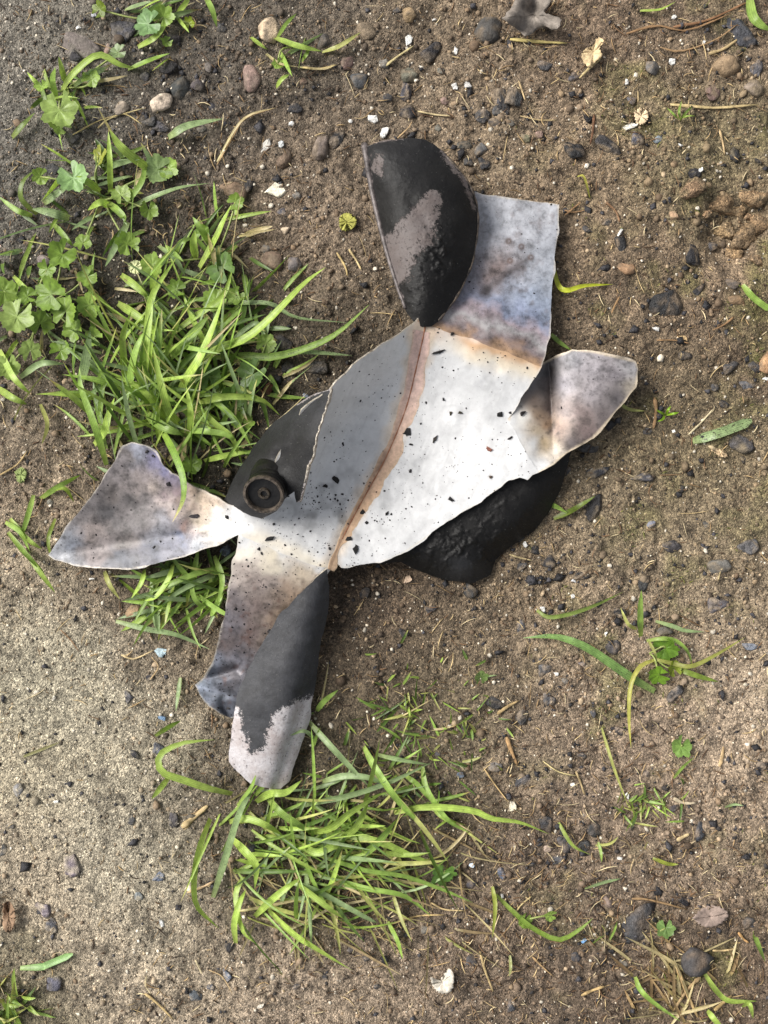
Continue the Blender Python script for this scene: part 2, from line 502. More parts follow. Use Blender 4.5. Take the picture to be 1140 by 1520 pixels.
MAIN_CTRL = [
    (612, 482, 38), (640, 487, 32), (700, 500, 27), (760, 522, 23), (803, 545, 19), (790, 585, 20), (755, 622, 21),
    (580, 503, 48), (550, 523, 55), (515, 552, 58), (490, 580, 59), (455, 620, 51), (430, 660, 48), (410, 710, 41), (372, 745, 35),
    (548, 580, 32), (512, 640, 27), (482, 700, 24), (440, 760, 24.5), (568, 560, 33.5),
    (626, 500, 32), (612, 560, 23.5), (590, 640, 20.5), (560, 705, 19), (530, 765, 20), (505, 810, 24), (490, 842, 26),
    (640, 560, 24), (625, 640, 21.5), (600, 710, 20.5), (565, 770, 21.5),
    (680, 580, 23), (690, 660, 23), (740, 660, 24.5), (785, 680, 26), (800, 700, 26), (650, 740, 22.5), (700, 750, 24), (740, 718, 25.5), (620, 800, 22), (560, 832, 22), (510, 840, 23),
    (360, 770, 33), (356, 793, 31), (400, 800, 31), (430, 815, 30), (460, 835, 27),
    (440, 875, 22), (348, 840, 27), (335, 900, 21), (325, 950, 16), (292, 1018, 11), (350, 1050, 6), (400, 930, 15), (430, 930, 12), (375, 1000, 8), (330, 1060, 7), (480, 870, 20),
    (335, 748, 32), (290, 725, 27), (245, 690, 27), (195, 658, 25), (140, 730, 17), (72, 822, 9), (110, 836, 11), (180, 843, 16), (260, 828, 22), (340, 802, 30), (200, 760, 15), (150, 790, 11), (270, 770, 22),
    (320, 775, 28),
    (700, 287, 12), (760, 296, 10), (828, 302, 9), (824, 390, 12), (818, 470, 14), (740, 390, 15), (680, 430, 20), (650, 440, 26), (770, 450, 18), (720, 460, 23), (650, 360, 16), (790, 520, 18),
]
main_tps = tps(MAIN_CTRL, 0.02)
SEAM = [(634, 470), (628, 500), (618, 545), (606, 595), (590, 640), (570, 685), (548, 725), (526, 765), (508, 800), (490, 846)]

def gauss(d, w):
    return np.exp(-(d / w) ** 2)

def z_main(px, py):
    px = np.atleast_1d(np.asarray(px, float)); py = np.atleast_1d(np.asarray(py, float))
    z = main_tps(px, py)
    d, s, t = seg_dist(px, py, SEAM)
    z = z - 1.1 * gauss(d, 11.0)
    # bend where the plate turns into the upper panel and into the lower strip
    d2, s2, _ = seg_dist(px, py, [(600, 462), (640, 487), (700, 507), (760, 528), (820, 552)])
    z = z + 1.3 * gauss(d2, 12.0)
    d3, s3, _ = seg_dist(px, py, [(340, 796), (375, 790), (420, 802), (460, 822), (492, 846)])
    z = z + 1.0 * gauss(d3, 12.0)
    # crumpled foot of the lower strip
    d4, _, _ = seg_dist(px, py, [(282, 1004), (310, 1006), (350, 994)])
    z = z - 4.0 * gauss(d4, 8.0)
    d5, _, _ = seg_dist(px, py, [(288, 1020), (318, 1026), (350, 1040)])
    z = z + 3.6 * gauss(d5, 9.0)
    d6, _, _ = seg_dist(px, py, [(330, 1040), (345, 1075)])
    z = z - 3 * gauss(d6, 7.0)
    # dents of the upper panel
    for cx, cy, r, a in ((722, 428, 16, -1.6), (700, 350, 22, 1.6), (790, 360, 26, 1.2), (755, 470, 24, -1.2), (742, 330, 20, -1.3), (795, 440, 22, 1.0), (715, 505, 16, 1.0), (735, 548, 13, -0.9), (672, 620, 16, 0.7), (540, 600, 14, 0.9), (688, 648, 14, -0.7)):
        z = z + a * gauss(np.hypot(px - cx, py - cy), r)
    # folds of the left wing
    d7, _, _ = seg_dist(px, py, [(200, 650), (235, 715), (262, 770), (300, 800)])
    z = z + 1.6 * gauss(d7, 14.0)
    d8, _, _ = seg_dist(px, py, [(90, 822), (160, 812), (240, 800), (330, 775)])
    z = z - 2.2 * gauss(d8, 15.0)
    z = z + 0.55 * fbm(px / 42, py / 42, 101, 2) + 0.18 * fbm(px / 13, py / 13, 105, 2)
    return z * 0.001

BORDER_R = [(755, 622), (768, 650), (785, 680), (800, 702)]
rf_ctrl = []
for bx_, by_ in BORDER_R + [(740, 640), (752, 668), (768, 698), (745, 625)]:
    rf_ctrl.append((bx_, by_, float(main_tps(np.array([bx_]), np.array([by_]))[0])))
rf_ctrl += [(775, 598, 16), (790, 560, 12), (808, 540, 9), (780, 640, 20), (795, 620, 15.5), (806, 590, 11), (812, 560, 8.5),
            (800, 660, 20.5), (811, 645, 15), (817, 610, 9.5), (816, 580, 7.5), (819, 660, 17), (822, 688, 26), (812, 694, 26), (806, 680, 23.5),
            (826, 650, 15.5), (832, 600, 13), (836, 560, 13), (850, 520, 12), (880, 560, 18), (920, 535, 17), (946, 545, 15), (930, 590, 16), (900, 628, 17.5), (880, 650, 17.5), (850, 640, 17.5), (848, 668, 21),
            (825, 530, 8)]
rf_tps = tps(rf_ctrl, 0.005)
def z_rflap(px, py):
    px = np.atleast_1d(np.asarray(px, float)); py = np.atleast_1d(np.asarray(py, float))
    z = rf_tps(px, py)
    d, _, t = seg_dist(px, py, [(812, 520), (816, 560), (818, 610), (822, 690)])
    z = z - 4.6 * np.exp(-d / 7.0) * np.clip(1.1 - t, 0, 1)
    z = z + 0.4 * fbm(px / 42, py / 42, 101, 2) + 0.18 * fbm(px / 13, py / 13, 105, 2)
    return z * 0.001

top_tps = tps([(541, 217, 22), (550, 270, 22), (562, 330, 23), (575, 380, 26), (590, 425, 29), (604, 463, 33),
               (553, 222, 29), (562, 270, 30), (575, 330, 31), (588, 380, 33), (601, 425, 35), (613, 460, 37),
               (600, 240, 36), (612, 290, 38), (625, 340, 40), (640, 390, 41), (636, 430, 40), (628, 465, 38), (660, 320, 38), (665, 370, 38), (650, 270, 36),
               (660, 228, 28), (690, 262, 27), (708, 305, 24), (707, 350, 23), (694, 410, 26), (668, 455, 31), (640, 485, 34), (620, 482, 35),
               (575, 207, 29), (610, 204, 30), (640, 210, 29), (695, 320, 31), (692, 360, 30), (682, 400, 32), (678, 275, 32)], 0.01)
def z_top(px, py):
    px = np.atleast_1d(np.asarray(px, float)); py = np.atleast_1d(np.asarray(py, float))
    z = top_tps(px, py) + 0.5 * fbm(px / 35, py / 35, 121, 2)
    cr = gauss(np.hypot((px - 652) / 1.0, (py - 385) / 1.2), 30) + 0.6 * gauss(np.hypot(px - 610, py - 435), 22) + 0.5 * gauss(np.hypot(px - 655, py - 345), 18)
    z = z + cr * np.maximum(0, fbm(px / 7, py / 7, 131, 3) + 0.1) * 2.6 + 0.35 * np.maximum(0, fbm(px / 6, py / 6, 133, 3) - 0.15)
    d, _, _ = seg_dist(px, py, [(612, 300), (640, 345), (652, 400)])
    z = z - 0.9 * gauss(d, 10)
    return z * 0.001

bel_tps = tps([(848, 668, 12), (842, 690, 9), (832, 725, 6), (815, 760, 3), (790, 790, 1), (760, 812, 0), (735, 830, 0), (728, 855, -1), (700, 866, -1), (660, 860, 0), (625, 850, 2), (595, 830, 8), (545, 838, 16),
               (830, 690, 12), (815, 715, 15), (795, 745, 16), (770, 775, 15), (740, 800, 13.5), (710, 830, 11.5), (670, 840, 11.5), (630, 832, 13),
               (800, 700, 18), (770, 730, 19), (730, 760, 19), (680, 790, 18), (630, 810, 17), (590, 818, 17), (820, 670, 13), (760, 690, 20), (690, 740, 20), (600, 790, 18)], 0.02)
def z_belly(px, py):
    px = np.atleast_1d(np.asarray(px, float)); py = np.atleast_1d(np.asarray(py, float))
    z = bel_tps(px, py) + 0.8 * fbm(px / 40, py / 40, 141, 2)
    lump = gauss(np.hypot((px - 690) / 1.5, py - 842), 20)
    z = z + 0.9 * np.maximum(0, fbm(px / 9, py / 9, 153, 4)) + 3.2 * lump + np.maximum(0, fbm(px / 11, py / 11, 151, 4)) * 3.4 * gauss(np.hypot((px - 690) / 1.6, (py - 815)), 50)
    return z * 0.001

low_tps = tps([(486, 846, 28), (488, 870, 19), (486, 900, 14), (480, 935, 11), (472, 980, 8), (465, 1020, 6), (457, 1070, 5), (440, 1120, 4), (425, 1160, 5), (413, 1173, 6), (400, 1170, 9), (375, 1162, 11), (350, 1140, 12), (340, 1128, 12),
               (342, 1095, 13), (348, 1050, 13), (352, 1030, 13), (372, 985, 15), (395, 945, 17), (415, 915, 19.5), (445, 880, 23.5), (470, 858, 26),
               (478, 872, 24), (472, 910, 21), (462, 950, 19), (450, 1000, 17.5), (440, 1050, 16), (425, 1100, 14), (412, 1140, 12),
               (455, 900, 24.5), (435, 940, 22), (415, 980, 20.5), (400, 1020, 19.5), (390, 1070, 18), (380, 1110, 16.5), (375, 1140, 14), (365, 1040, 17)], 0.01)
def z_low(px, py):
    px = np.atleast_1d(np.asarray(px, float)); py = np.atleast_1d(np.asarray(py, float))
    z = low_tps(px, py) + 0.45 * fbm(px / 38, py / 38, 161, 2)
    d, _, t = seg_dist(px, py, [(452, 1030), (437, 1085), (423, 1130), (410, 1172)])
    z = z - 2.0 * gauss(d, 9)
    return z * 0.001

cur_tps = tps([(492, 577, 61), (484, 600, 66), (476, 625, 69), (468, 650, 69), (463, 680, 65), (452, 715, 58), (444, 742, 52), (432, 728, 51),
               (470, 585, 55), (440, 602, 43), (410, 625, 31), (385, 655, 25), (360, 690, 24), (345, 715, 25), (333, 745, 29),
               (460, 605, 60), (435, 640, 55), (415, 680, 47), (395, 710, 44), (365, 740, 38), (370, 705, 37), (400, 660, 42), (430, 615, 46), (450, 650, 64), (440, 690, 57), (425, 715, 50), (350, 748, 34), (385, 768, 38), (410, 752, 43), (360, 758, 35)], 0.01)
def z_curl(px, py):
    px = np.atleast_1d(np.asarray(px, float)); py = np.atleast_1d(np.asarray(py, float))
    z = cur_tps(px, py) + 0.5 * fbm(px / 30, py / 30, 171, 2)
    z = z + 5.0 * gauss(np.hypot(px - 402, py - 716), 30)
    d, _, _ = seg_dist(px, py, [(448, 640), (430, 670), (395, 690)])
    z = z - 1.5 * gauss(d, 10)
    return z * 0.001

POLY = {
 'main': [(618, 476), (660, 490), (700, 503), (750, 522), (803, 545), (795, 560), (784, 577), (771, 597), (755, 622), (768, 650), (785, 680), (800, 702), (790, 706), (783, 714), (771, 710), (755, 714), (735, 728), (715, 746), (690, 757), (660, 778), (625, 803), (595, 823), (560, 836), (530, 841), (506, 842), (497, 836), (492, 846),
          (450, 835), (400, 812), (354, 796), (366, 774), (360, 752), (380, 735), (402, 700), (420, 660), (448, 610), (470, 592), (490, 579), (500, 566), (515, 552), (532, 534), (550, 523), (580, 505), (600, 490)],
 'panel': [(618, 476), (650, 430), (680, 340), (698, 285), (715, 287), (740, 292), (770, 296), (800, 299), (829, 303), (829, 340), (825, 380), (821, 430), (819, 470), (816, 500), (811, 525), (803, 545), (750, 522), (700, 503), (660, 490)],
 'rflap': [(755, 622), (764, 596), (784, 557), (806, 538), (826, 528), (850, 518), (880, 521), (915, 529), (944, 536), (949, 548), (944, 574), (926, 599), (900, 629), (880, 651), (850, 668), (832, 679), (822, 689), (800, 702), (785, 680), (768, 650)],
 'lflap': [(360, 752), (345, 749), (330, 743), (300, 728), (275, 712), (255, 701), (242, 688), (232, 671), (215, 660), (195, 656), (182, 662), (165, 690), (140, 730), (110, 766), (86, 800), (71, 823), (80, 831), (110, 839), (150, 844), (190, 845), (230, 839), (270, 827), (310, 813), (338, 803), (354, 796), (366, 774)],
 'strip': [(354, 796), (347, 830), (342, 860), (334, 900), (325, 950), (315, 985), (305, 1004), (290, 1018), (296, 1032), (310, 1048), (326, 1060), (342, 1068), (352, 1062), (365, 1035), (385, 1000), (410, 955), (440, 915), (470, 880), (492, 846), (450, 835), (400, 812)],
 'top': [(541, 217), (556, 211), (575, 207), (610, 204), (630, 206), (645, 213), (660, 228), (675, 244), (690, 262), (702, 284), (709, 308), (710, 330), (707, 352), (702, 385), (694, 410), (682, 435), (668, 455), (655, 473), (642, 484), (628, 486), (615, 479), (604, 463), (590, 425), (575, 380), (562, 330), (550, 270)],
 'belly': [(850, 664), (843, 690), (833, 725), (815, 760), (790, 790), (760, 812), (737, 830), (728, 852), (700, 866), (660, 860), (625, 850), (595, 834), (545, 838), (560, 815), (600, 790), (690, 735), (760, 690), (820, 664)],
 'low': [(486, 846), (489, 870), (487, 900), (481, 935), (474, 980), (467, 1020), (459, 1070), (443, 1120), (428, 1160), (416, 1172), (404, 1172), (390, 1168), (372, 1162), (352, 1146), (341, 1130), (341, 1112), (344, 1090), (346, 1060), (349, 1042), (356, 1018), (372, 985), (395, 945), (415, 915), (445, 880), (468, 859)],
 'curl': [(492, 577), (486, 600), (478, 625), (470, 650), (465, 678), (458, 690), (453, 715), (446, 744), (440, 746), (436, 730), (424, 738), (410, 758), (388, 770), (362, 762), (347, 750), (332, 745), (344, 715), (358, 690), (383, 655), (408, 625), (438, 602), (468, 585)],
}
SHARED = {frozenset(p) for p in [((618, 476), (660, 490)), ((660, 490), (700, 503)), ((700, 503), (750, 522)), ((750, 522), (803, 545)),
          ((755, 622), (768, 650)), ((768, 650), (785, 680)), ((785, 680), (800, 702)), ((492, 846), (450, 835)), ((450, 835), (400, 812)), ((400, 812), (354, 796)),
          ((354, 796), (366, 774)), ((366, 774), (360, 752))]}

def sheet(name, key, zf, parent, colour=None, up='inner', step=3.0, thick=0.0010, jag=1.0, mask=None):
    poly = POLY[key]
    ring = []; free = []
    n = len(poly)
    for i in range(n):
        a = np.array(poly[i], float); b = np.array(poly[(i + 1) % n], float)
        k = max(1, int(round(np.linalg.norm(b - a) / step)))
        for j in range(k):
            ring.append(a + (b - a) * j / k)
        if frozenset((poly[i], poly[(i + 1) % n])) not in SHARED:
            free.append([a, b])
    ring = np.array(ring)
    def jit(p):
        return np.stack([p[:, 0] + jag * (2.2 * vnoise(p[:, 0] / 19, p[:, 1] / 19, 201) + 0.4 * vnoise(p[:, 0] / 5, p[:, 1] / 5, 203)),
                         p[:, 1] + jag * (2.2 * vnoise(p[:, 0] / 19, p[:, 1] / 19, 202) + 0.4 * vnoise(p[:, 0] / 5, p[:, 1] / 5, 204))], 1)
    ring = jit(ring)
    x0, y0 = ring.min(0); x1, y1 = ring.max(0)
    gx, gy = np.meshgrid(np.arange(x0, x1, step), np.arange(y0, y1, step * 0.87))
    gx = gx + (np.arange(gx.shape[0]) % 2)[:, None] * step * 0.5
    gx = gx.ravel() + rng.uniform(-.2, .2, gx.size) * step; gy = gy.ravel() + rng.uniform(-.2, .2, gy.size) * step
    m = in_poly(gx, gy, ring)
    gx, gy = gx[m], gy[m]
    d, _, _ = seg_dist(gx, gy, np.vstack([ring, ring[:1]]))
    m = d > step * 0.55
    pts = np.vstack([ring, np.stack([gx[m], gy[m]], 1)])
    nr = len(ring)
    res = delaunay_2d_cdt([Vector(p) for p in pts], [], [list(range(nr))], 1, 1e-5)
    v2 = np.array([tuple(v) for v in res[0]]); tris = np.array([f for f in res[2] if len(f) == 3])
    px, py = v2[:, 0], v2[:, 1]
    z = zf(px, py)
    e = 1.5
    k = S
    dzx = (zf(px + e, py) - zf(px - e, py)) / (2 * e * k); dzy = (zf(px, py + e) - zf(px, py - e)) / (2 * e * k)
    nrm = np.stack([-dzx, dzy, np.ones_like(z)], 1); nrm /= np.linalg.norm(nrm, axis=1)[:, None]
    kk = (CAM_H - z) / CAM_H
    top = np.stack([(px - 570) * S * kk, (760 - py) * S * kk, z], 1)
    bot = top - nrm * thick
    # orient all triangles upward
    a, b, c = (v2[tris[:, i]] for i in range(3))
    ar = (b[:, 0] - a[:, 0]) * (c[:, 1] - a[:, 1]) - (b[:, 1] - a[:, 1]) * (c[:, 0] - a[:, 0])
    tris[ar > 0] = tris[ar > 0][:, ::-1]      # pixel y is down
    nv = len(v2)
    ed = np.vstack([tris[:, [0, 1]], tris[:, [1, 2]], tris[:, [2, 0]]])
    key_ = np.sort(ed, 1); code = key_[:, 0].astype(np.int64) * nv + key_[:, 1]
    u, inv, cnt = np.unique(code, return_inverse=True, return_counts=True)
    be = ed[cnt[inv] == 1]
    rim_v = np.vstack([top[be[:, 0]], top[be[:, 1]], bot[be[:, 1]], bot[be[:, 0]]])
    nb = len(be); o = 2 * nv
    i0 = np.arange(nb)
    rim_t = np.vstack([np.stack([o + i0, o + 3 * nb + i0, o + 2 * nb + i0], 1), np.stack([o + i0, o + 2 * nb + i0, o + nb + i0], 1)])
    V = np.vstack([top, bot, rim_v]); T = np.vstack([tris, tris[:, ::-1] + nv, rim_t])
    me = mesh_np(name, V, T)
    mats = [M_INNER, M_OUTER, M_RIM] if up == 'inner' else [M_OUTER, M_INNER, M_RIM]
    for m_ in mats: me.materials.append(m_)
    mi = np.r_[np.zeros(len(tris), np.int32), np.ones(len(tris), np.int32), np.full(len(rim_t), 2, np.int32)]
    if len(me.polygons) == len(mi):
        me.polygons.foreach_set('material_index', mi)
    # colour / masks
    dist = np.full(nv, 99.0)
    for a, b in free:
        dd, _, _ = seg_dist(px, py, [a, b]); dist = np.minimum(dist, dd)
    cols = np.full((len(V), 3), 0.4); met = np.full(len(V), 0.1); gri = np.full(len(V), 0.5)
    if colour is not None:
        c_, m_, g_ = colour(px, py, dist)
        cols[:nv] = c_; met[:nv] = m_; gri[:nv] = g_
    set_color(me, cols); set_float(me, met, 'Metal'); set_float(me, gri, 'Grime')
    peel = np.zeros(len(V)); ash = np.zeros(len(V))
    set_float(me, np.full(len(V), {'top': 0.9, 'curl': 0.6}.get(key, 0.12)), 'Tarnish')
    if mask is not None:
        p_, a_ = mask(px, py, dist)
        peel[:nv] = p_; ash[:nv] = a_
    set_float(me, peel, 'Peel'); set_float(me, ash, 'Ash')
    ob = link(name, me)
    nn = np.vstack([nrm, -nrm])
    fn = np.zeros((len(V), 3)); fn[:2 * nv] = nn
    rn = np.cross(V[rim_t[:nb, 1]] - V[rim_t[:nb, 0]], V[rim_t[:nb, 2]] - V[rim_t[:nb, 0]])
    rn /= np.linalg.norm(rn, axis=1)[:, None] + 1e-12
    fn[2 * nv:] = np.vstack([rn] * 4)
    me.normals_split_custom_set_from_vertices([tuple(v) for v in fn])
    child(ob, parent)
    FIELDS.append((np.array(poly, float), zf))
    return ob

# colours of the inside of the steel: bare pale zinc, heat oxide bands, rust along the weld
WHITE = (202, 202, 202)
def painted_edge_light(c, dist, w=1.5, col=(196, 188, 174)):  # paler bare-metal line coloured in for the rim catching light
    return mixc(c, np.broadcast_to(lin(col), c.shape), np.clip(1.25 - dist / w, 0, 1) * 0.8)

def warp(px, py, amp, sc, seed):
    return px + amp * fbm(px / sc, py / sc, seed, 3), py + amp * fbm(px / sc, py / sc, seed + 9, 3)

def col_main(px, py, dist):
    c = np.broadcast_to(lin(WHITE), (len(px), 3)).copy()
    c = c * (1 + 0.03 * fbm(px / 30, py / 30, 211, 2))[:, None]
    qx, qy = warp(px, py, 9, 28, 221)
    d, s, t = seg_dist(qx, qy, SEAM)
    wd = np.interp(t, [0, 0.12, 0.4, 0.7, 1.0], [26, 20, 13, 11, 12]) + 3 * vnoise(px / 12, py / 12, 231)
    wd = wd * 0.8
    band = np.clip((wd - d) / 1.6, 0, 1)
    bc = np.stack([np.interp(t, [0, .2, .45, .7, 1], lin(np.array([[206, 160, 144], [212, 172, 152], [206, 166, 132], [200, 158, 116], [176, 146, 114]]))[:, i]) for i in range(3)], 1)
    halo = np.clip((wd + 9 - d) / 12.0, 0, 1)
    c = mixc(c, np.broadcast_to(lin((206, 178, 142)), c.shape), halo * 0.45)
    d0, s0, t0 = seg_dist(px, py, SEAM)
    dark = np.where(s0 > 0, gauss(d0, 7.0), gauss(d0, 2.0)) * np.interp(t0, [0, .3, .6, 1], [0.05, 0.35, 0.75, 0.5]) * (0.75 + 0.4 * vnoise(px / 10, py / 10, 237))
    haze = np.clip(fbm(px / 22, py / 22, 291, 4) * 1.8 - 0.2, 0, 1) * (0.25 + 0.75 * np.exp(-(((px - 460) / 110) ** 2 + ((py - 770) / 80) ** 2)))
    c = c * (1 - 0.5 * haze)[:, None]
    scr = np.clip(vnoise((px + py * 0.4) / 3.0, (py - px * 0.3) / 40.0, 293) * 2 - 1.1, 0, 1)
    c = c * (1 - 0.12 * scr)[:, None]
    # oxide bands at the two bends
    d2, s2, _ = seg_dist(qx, qy, [(590, 458), (640, 487), (700, 507), (760, 528), (830, 556)])
    inside = np.where(s2 > 0, d2, -d2)
    k2 = np.clip((px - 640) / 60, 0.35, 1)
    c = mixc(c, np.broadcast_to(lin((196, 150, 102)), c.shape), gauss(inside, 13) * 0.85 * k2)
    c = mixc(c, np.broadcast_to(lin((222, 206, 176)), c.shape), gauss(inside - 16, 12) * 0.6 * k2)
    d3, s3, _ = seg_dist(qx, qy, [(330, 800), (375, 800), (420, 815), (460, 835), (500, 860)])
    c = mixc(c, np.broadcast_to(lin((218, 206, 182)), c.shape), gauss(d3, 14) * 0.6)
    # faint rings left by drops
    for cx, cy, r in ((733, 547, 17), (540, 607, 14), (672, 622, 22), (690, 655, 26), (742, 662, 12)):
        c = mixc(c, c * 0.86, gauss(np.hypot(qx - cx, qy - cy) - r, 2.2) * 0.5)
    c = painted_edge_light(c, dist, 1.4, (200, 194, 182))
    g = 0.12 + 0.25 * band
    return c, 0.12 + 0 * px, g

def col_panel(px, py, dist):
    qx, qy = warp(px, py, 14, 18, 241)
    d2, s2, t2 = seg_dist(qx, qy, [(590, 458), (640, 487), (700, 507), (760, 528), (830, 556)])
    stops = [0, 8, 18, 30, 44, 62, 90, 130, 200, 300]
    cs = np.array([[196, 152, 106], [176, 140, 112], [150, 132, 132], [176, 172, 172], [170, 152, 160], [140, 152, 182], [156, 168, 190], [168, 174, 186], [172, 174, 182], [186, 186, 190]])
    c = np.stack([np.interp(d2, stops, lin(cs)[:, i]) for i in range(3)], 1)
    left = np.clip((735 - qx) / 60, 0, 1) * np.clip((475 - qy) / 60, 0, 1)
    c = mixc(c, np.broadcast_to(lin((128, 118, 120)), c.shape), left * 0.55)
    st = gauss(np.hypot((qx - 735) * 0.8 + (qy - 400) * 0.5, (qy - 400) * 0.75 - (qx - 735) * 0.2), 30)
    c = mixc(c, np.broadcast_to(lin((138, 104, 86)), c.shape), st * 0.75)
    d, _, _ = seg_dist(qx, qy, [(716, 436), (735, 420), (760, 408), (785, 388)])
    c = mixc(c, np.broadcast_to(lin((70, 56, 52)), c.shape), gauss(d, 7) * 0.7)
    c = mixc(c, np.broadcast_to(lin((40, 36, 38)), c.shape), gauss(np.hypot(px - 722, py - 430), 8) * 0.8)
    for cx, cy in ((755, 358), (774, 366), (788, 382), (757, 387)):
        c = mixc(c, np.broadcast_to(lin((96, 66, 50)), c.shape), gauss(np.hypot(px - cx, py - cy) - 3, 2.0) * 0.8)
    c = mixc(c, np.broadcast_to(lin((96, 86, 84)), c.shape), gauss(np.hypot(qx - 712, qy - 340), 20) * 0.5)
    mot = np.clip(fbm(px / 10, py / 10, 297, 4) * 2.2 - 0.35, 0, 1)
    c = mixc(c, np.broadcast_to(lin((112, 98, 96)), c.shape), mot * 0.5 * np.clip((d2 - 10) / 40, 0, 1))
    c = c + (c.mean(1, keepdims=True) - c) * 0.22
    spk = np.clip(fbm(px / 4.0, py / 4.0, 299, 3) * 2.4 - 0.6, 0, 1)
    c = c * (1 - 0.3 * spk * np.clip((d2 - 12) / 30, 0, 1))[:, None]
    return painted_edge_light(c * 0.84, dist), 0.16 + 0 * px, 0.75 + 0.25 * st

def col_left(px, py, dist):
    qx, qy = warp(px, py, 16, 20, 251)
    ctrl = [(362, 775, WHITE), (345, 772, WHITE), (325, 770, (222, 216, 204)), (300, 768, (206, 186, 158)), (310, 745, (208, 180, 150)), (282, 735, (180, 150, 128)), (280, 785, (176, 140, 128)), (262, 725, (150, 124, 130)),
            (250, 700, (126, 124, 170)), (235, 680, (120, 116, 156)), (205, 665, (150, 154, 172)), (185, 675, (128, 118, 116)), (250, 745, (176, 160, 154)), (225, 720, (190, 172, 160)), (205, 715, (150, 136, 132)), (200, 740, (104, 98, 98)), (170, 735, (112, 102, 98)), (155, 760, (100, 96, 98)), (215, 765, (118, 110, 110)),
            (140, 790, (156, 140, 134)), (185, 800, (130, 118, 114)), (105, 810, (134, 140, 154)), (80, 824, (176, 178, 184)), (140, 820, (138, 124, 122)), (180, 826, (96, 100, 112)), (230, 812, (92, 98, 118)), (265, 800, (106, 116, 146)), (290, 805, (168, 172, 180)), (320, 796, (196, 190, 180)), (240, 785, (150, 150, 160))]
    c = blend_colors(qx, qy, ctrl, 3.5)
    c = c + (c.mean(1, keepdims=True) - c) * 0.28
    spk = np.clip(fbm(px / 4.5, py / 4.5, 299, 3) * 2.4 - 0.5, 0, 1)
    c = c * (1 - 0.45 * spk * np.clip((0.62 - c.mean(1)) * 4, 0, 1))[:, None]
    c = c * (0.66 + 0.34 * np.clip((c.mean(1) - 0.3) / 0.3, 0, 1))[:, None]
    white = np.clip((px - 325) / 25, 0, 1)
    return painted_edge_light(c, dist), 0.16 * (1 - white) + 0.12 * white, (0.85 * (1 - white) + 0.12 * white)

def col_strip(px, py, dist):
    qx, qy = warp(px, py, 14, 18, 261)
    ctrl = [(370, 800, WHITE), (420, 815, WHITE), (470, 838, WHITE), (360, 825, (222, 212, 192)), (400, 830, (214, 200, 172)), (450, 855, (212, 190, 158)), (430, 880, (192, 160, 130)), (360, 850, (190, 172, 160)), (390, 865, (176, 156, 146)),
            (345, 890, (158, 144, 144)), (380, 900, (160, 136, 126)), (410, 905, (178, 150, 124)), (340, 920, (142, 134, 142)), (370, 940, (152, 128, 120)), (395, 940, (160, 140, 126)), (335, 955, (126, 110, 108)), (350, 975, (156, 152, 164)), (320, 985, (142, 148, 166)),
            (310, 1005, (90, 98, 112)), (340, 1002, (126, 120, 126)), (300, 1020, (166, 178, 200)), (325, 1035, (172, 180, 198)), (345, 1050, (120, 126, 144)), (335, 1065, (80, 86, 100))]
    c = blend_colors(qx, qy, ctrl, 3.5)
    c = c + (c.mean(1, keepdims=True) - c) * 0.28
    spk = np.clip(fbm(px / 4.5, py / 4.5, 299, 3) * 2.4 - 0.5, 0, 1)
    c = c * (1 - 0.45 * spk * np.clip((0.62 - c.mean(1)) * 4, 0, 1))[:, None]
    c = c * (0.66 + 0.34 * np.clip((c.mean(1) - 0.3) / 0.3, 0, 1))[:, None]
    lowt = np.clip((qy - 835) / 50, 0, 1)
    sp = np.clip(fbm(px / 9, py / 9, 271, 3) * 3 - 0.9, 0, 1) * lowt
    c = mixc(c, np.broadcast_to(lin((96, 70, 62)), c.shape), sp * 0.55)
    return painted_edge_light(c, dist), 0.12 + 0.22 * lowt, 0.15 + 0.5 * lowt

def col_rflap(px, py, dist):
    qx, qy = warp(px, py, 7, 26, 281)
    ctrl = [(760, 625, WHITE), (770, 650, WHITE), (790, 685, WHITE), (805, 690, WHITE), (795, 660, WHITE), (778, 625, (222, 218, 208)), (800, 640, (208, 184, 146)), (812, 660, (214, 184, 132)), (812, 630, (196, 152, 104)), (800, 615, (196, 160, 120)), (795, 595, (150, 126, 108)), (806, 575, (104, 96, 94)), (790, 575, (128, 122, 124)), (812, 555, (100, 98, 100)), (819, 600, (112, 92, 84)),
            (826, 670, (214, 200, 182)), (832, 640, (176, 144, 126)), (840, 610, (160, 142, 138)), (840, 570, (156, 150, 158)), (850, 535, (140, 138, 146)), (880, 545, (166, 158, 164)), (880, 580, (172, 162, 166)), (915, 555, (158, 148, 154)), (935, 545, (176, 172, 174)), (860, 610, (154, 130, 126)), (870, 640, (134, 112, 108)), (895, 620, (110, 98, 98)), (920, 590, (112, 104, 106)), (850, 655, (110, 98, 98)), (940, 575, (180, 166, 146))]
    c = blend_colors(qx, qy, ctrl, 3.5)
    c = c + (c.mean(1, keepdims=True) - c) * 0.28
    spk = np.clip(fbm(px / 4.5, py / 4.5, 299, 3) * 2.4 - 0.5, 0, 1)
    c = c * (1 - 0.45 * spk * np.clip((0.62 - c.mean(1)) * 4, 0, 1))[:, None]
    c = c * (0.66 + 0.34 * np.clip((c.mean(1) - 0.3) / 0.3, 0, 1))[:, None]
    d, _, _ = seg_dist(qx, qy, [(818, 545), (818, 600), (822, 640)])
    c = mixc(c, np.broadcast_to(lin((84, 74, 70)), c.shape), gauss(d, 4) * 0.6)  # dark line painted along the fold as crease shading
    w = np.clip((px - 790) / 30, 0, 1)
    return painted_edge_light(c, dist, 3.0, (206, 190, 164)), 0.12 + 0.06 * w, 0.12 + 0.6 * w

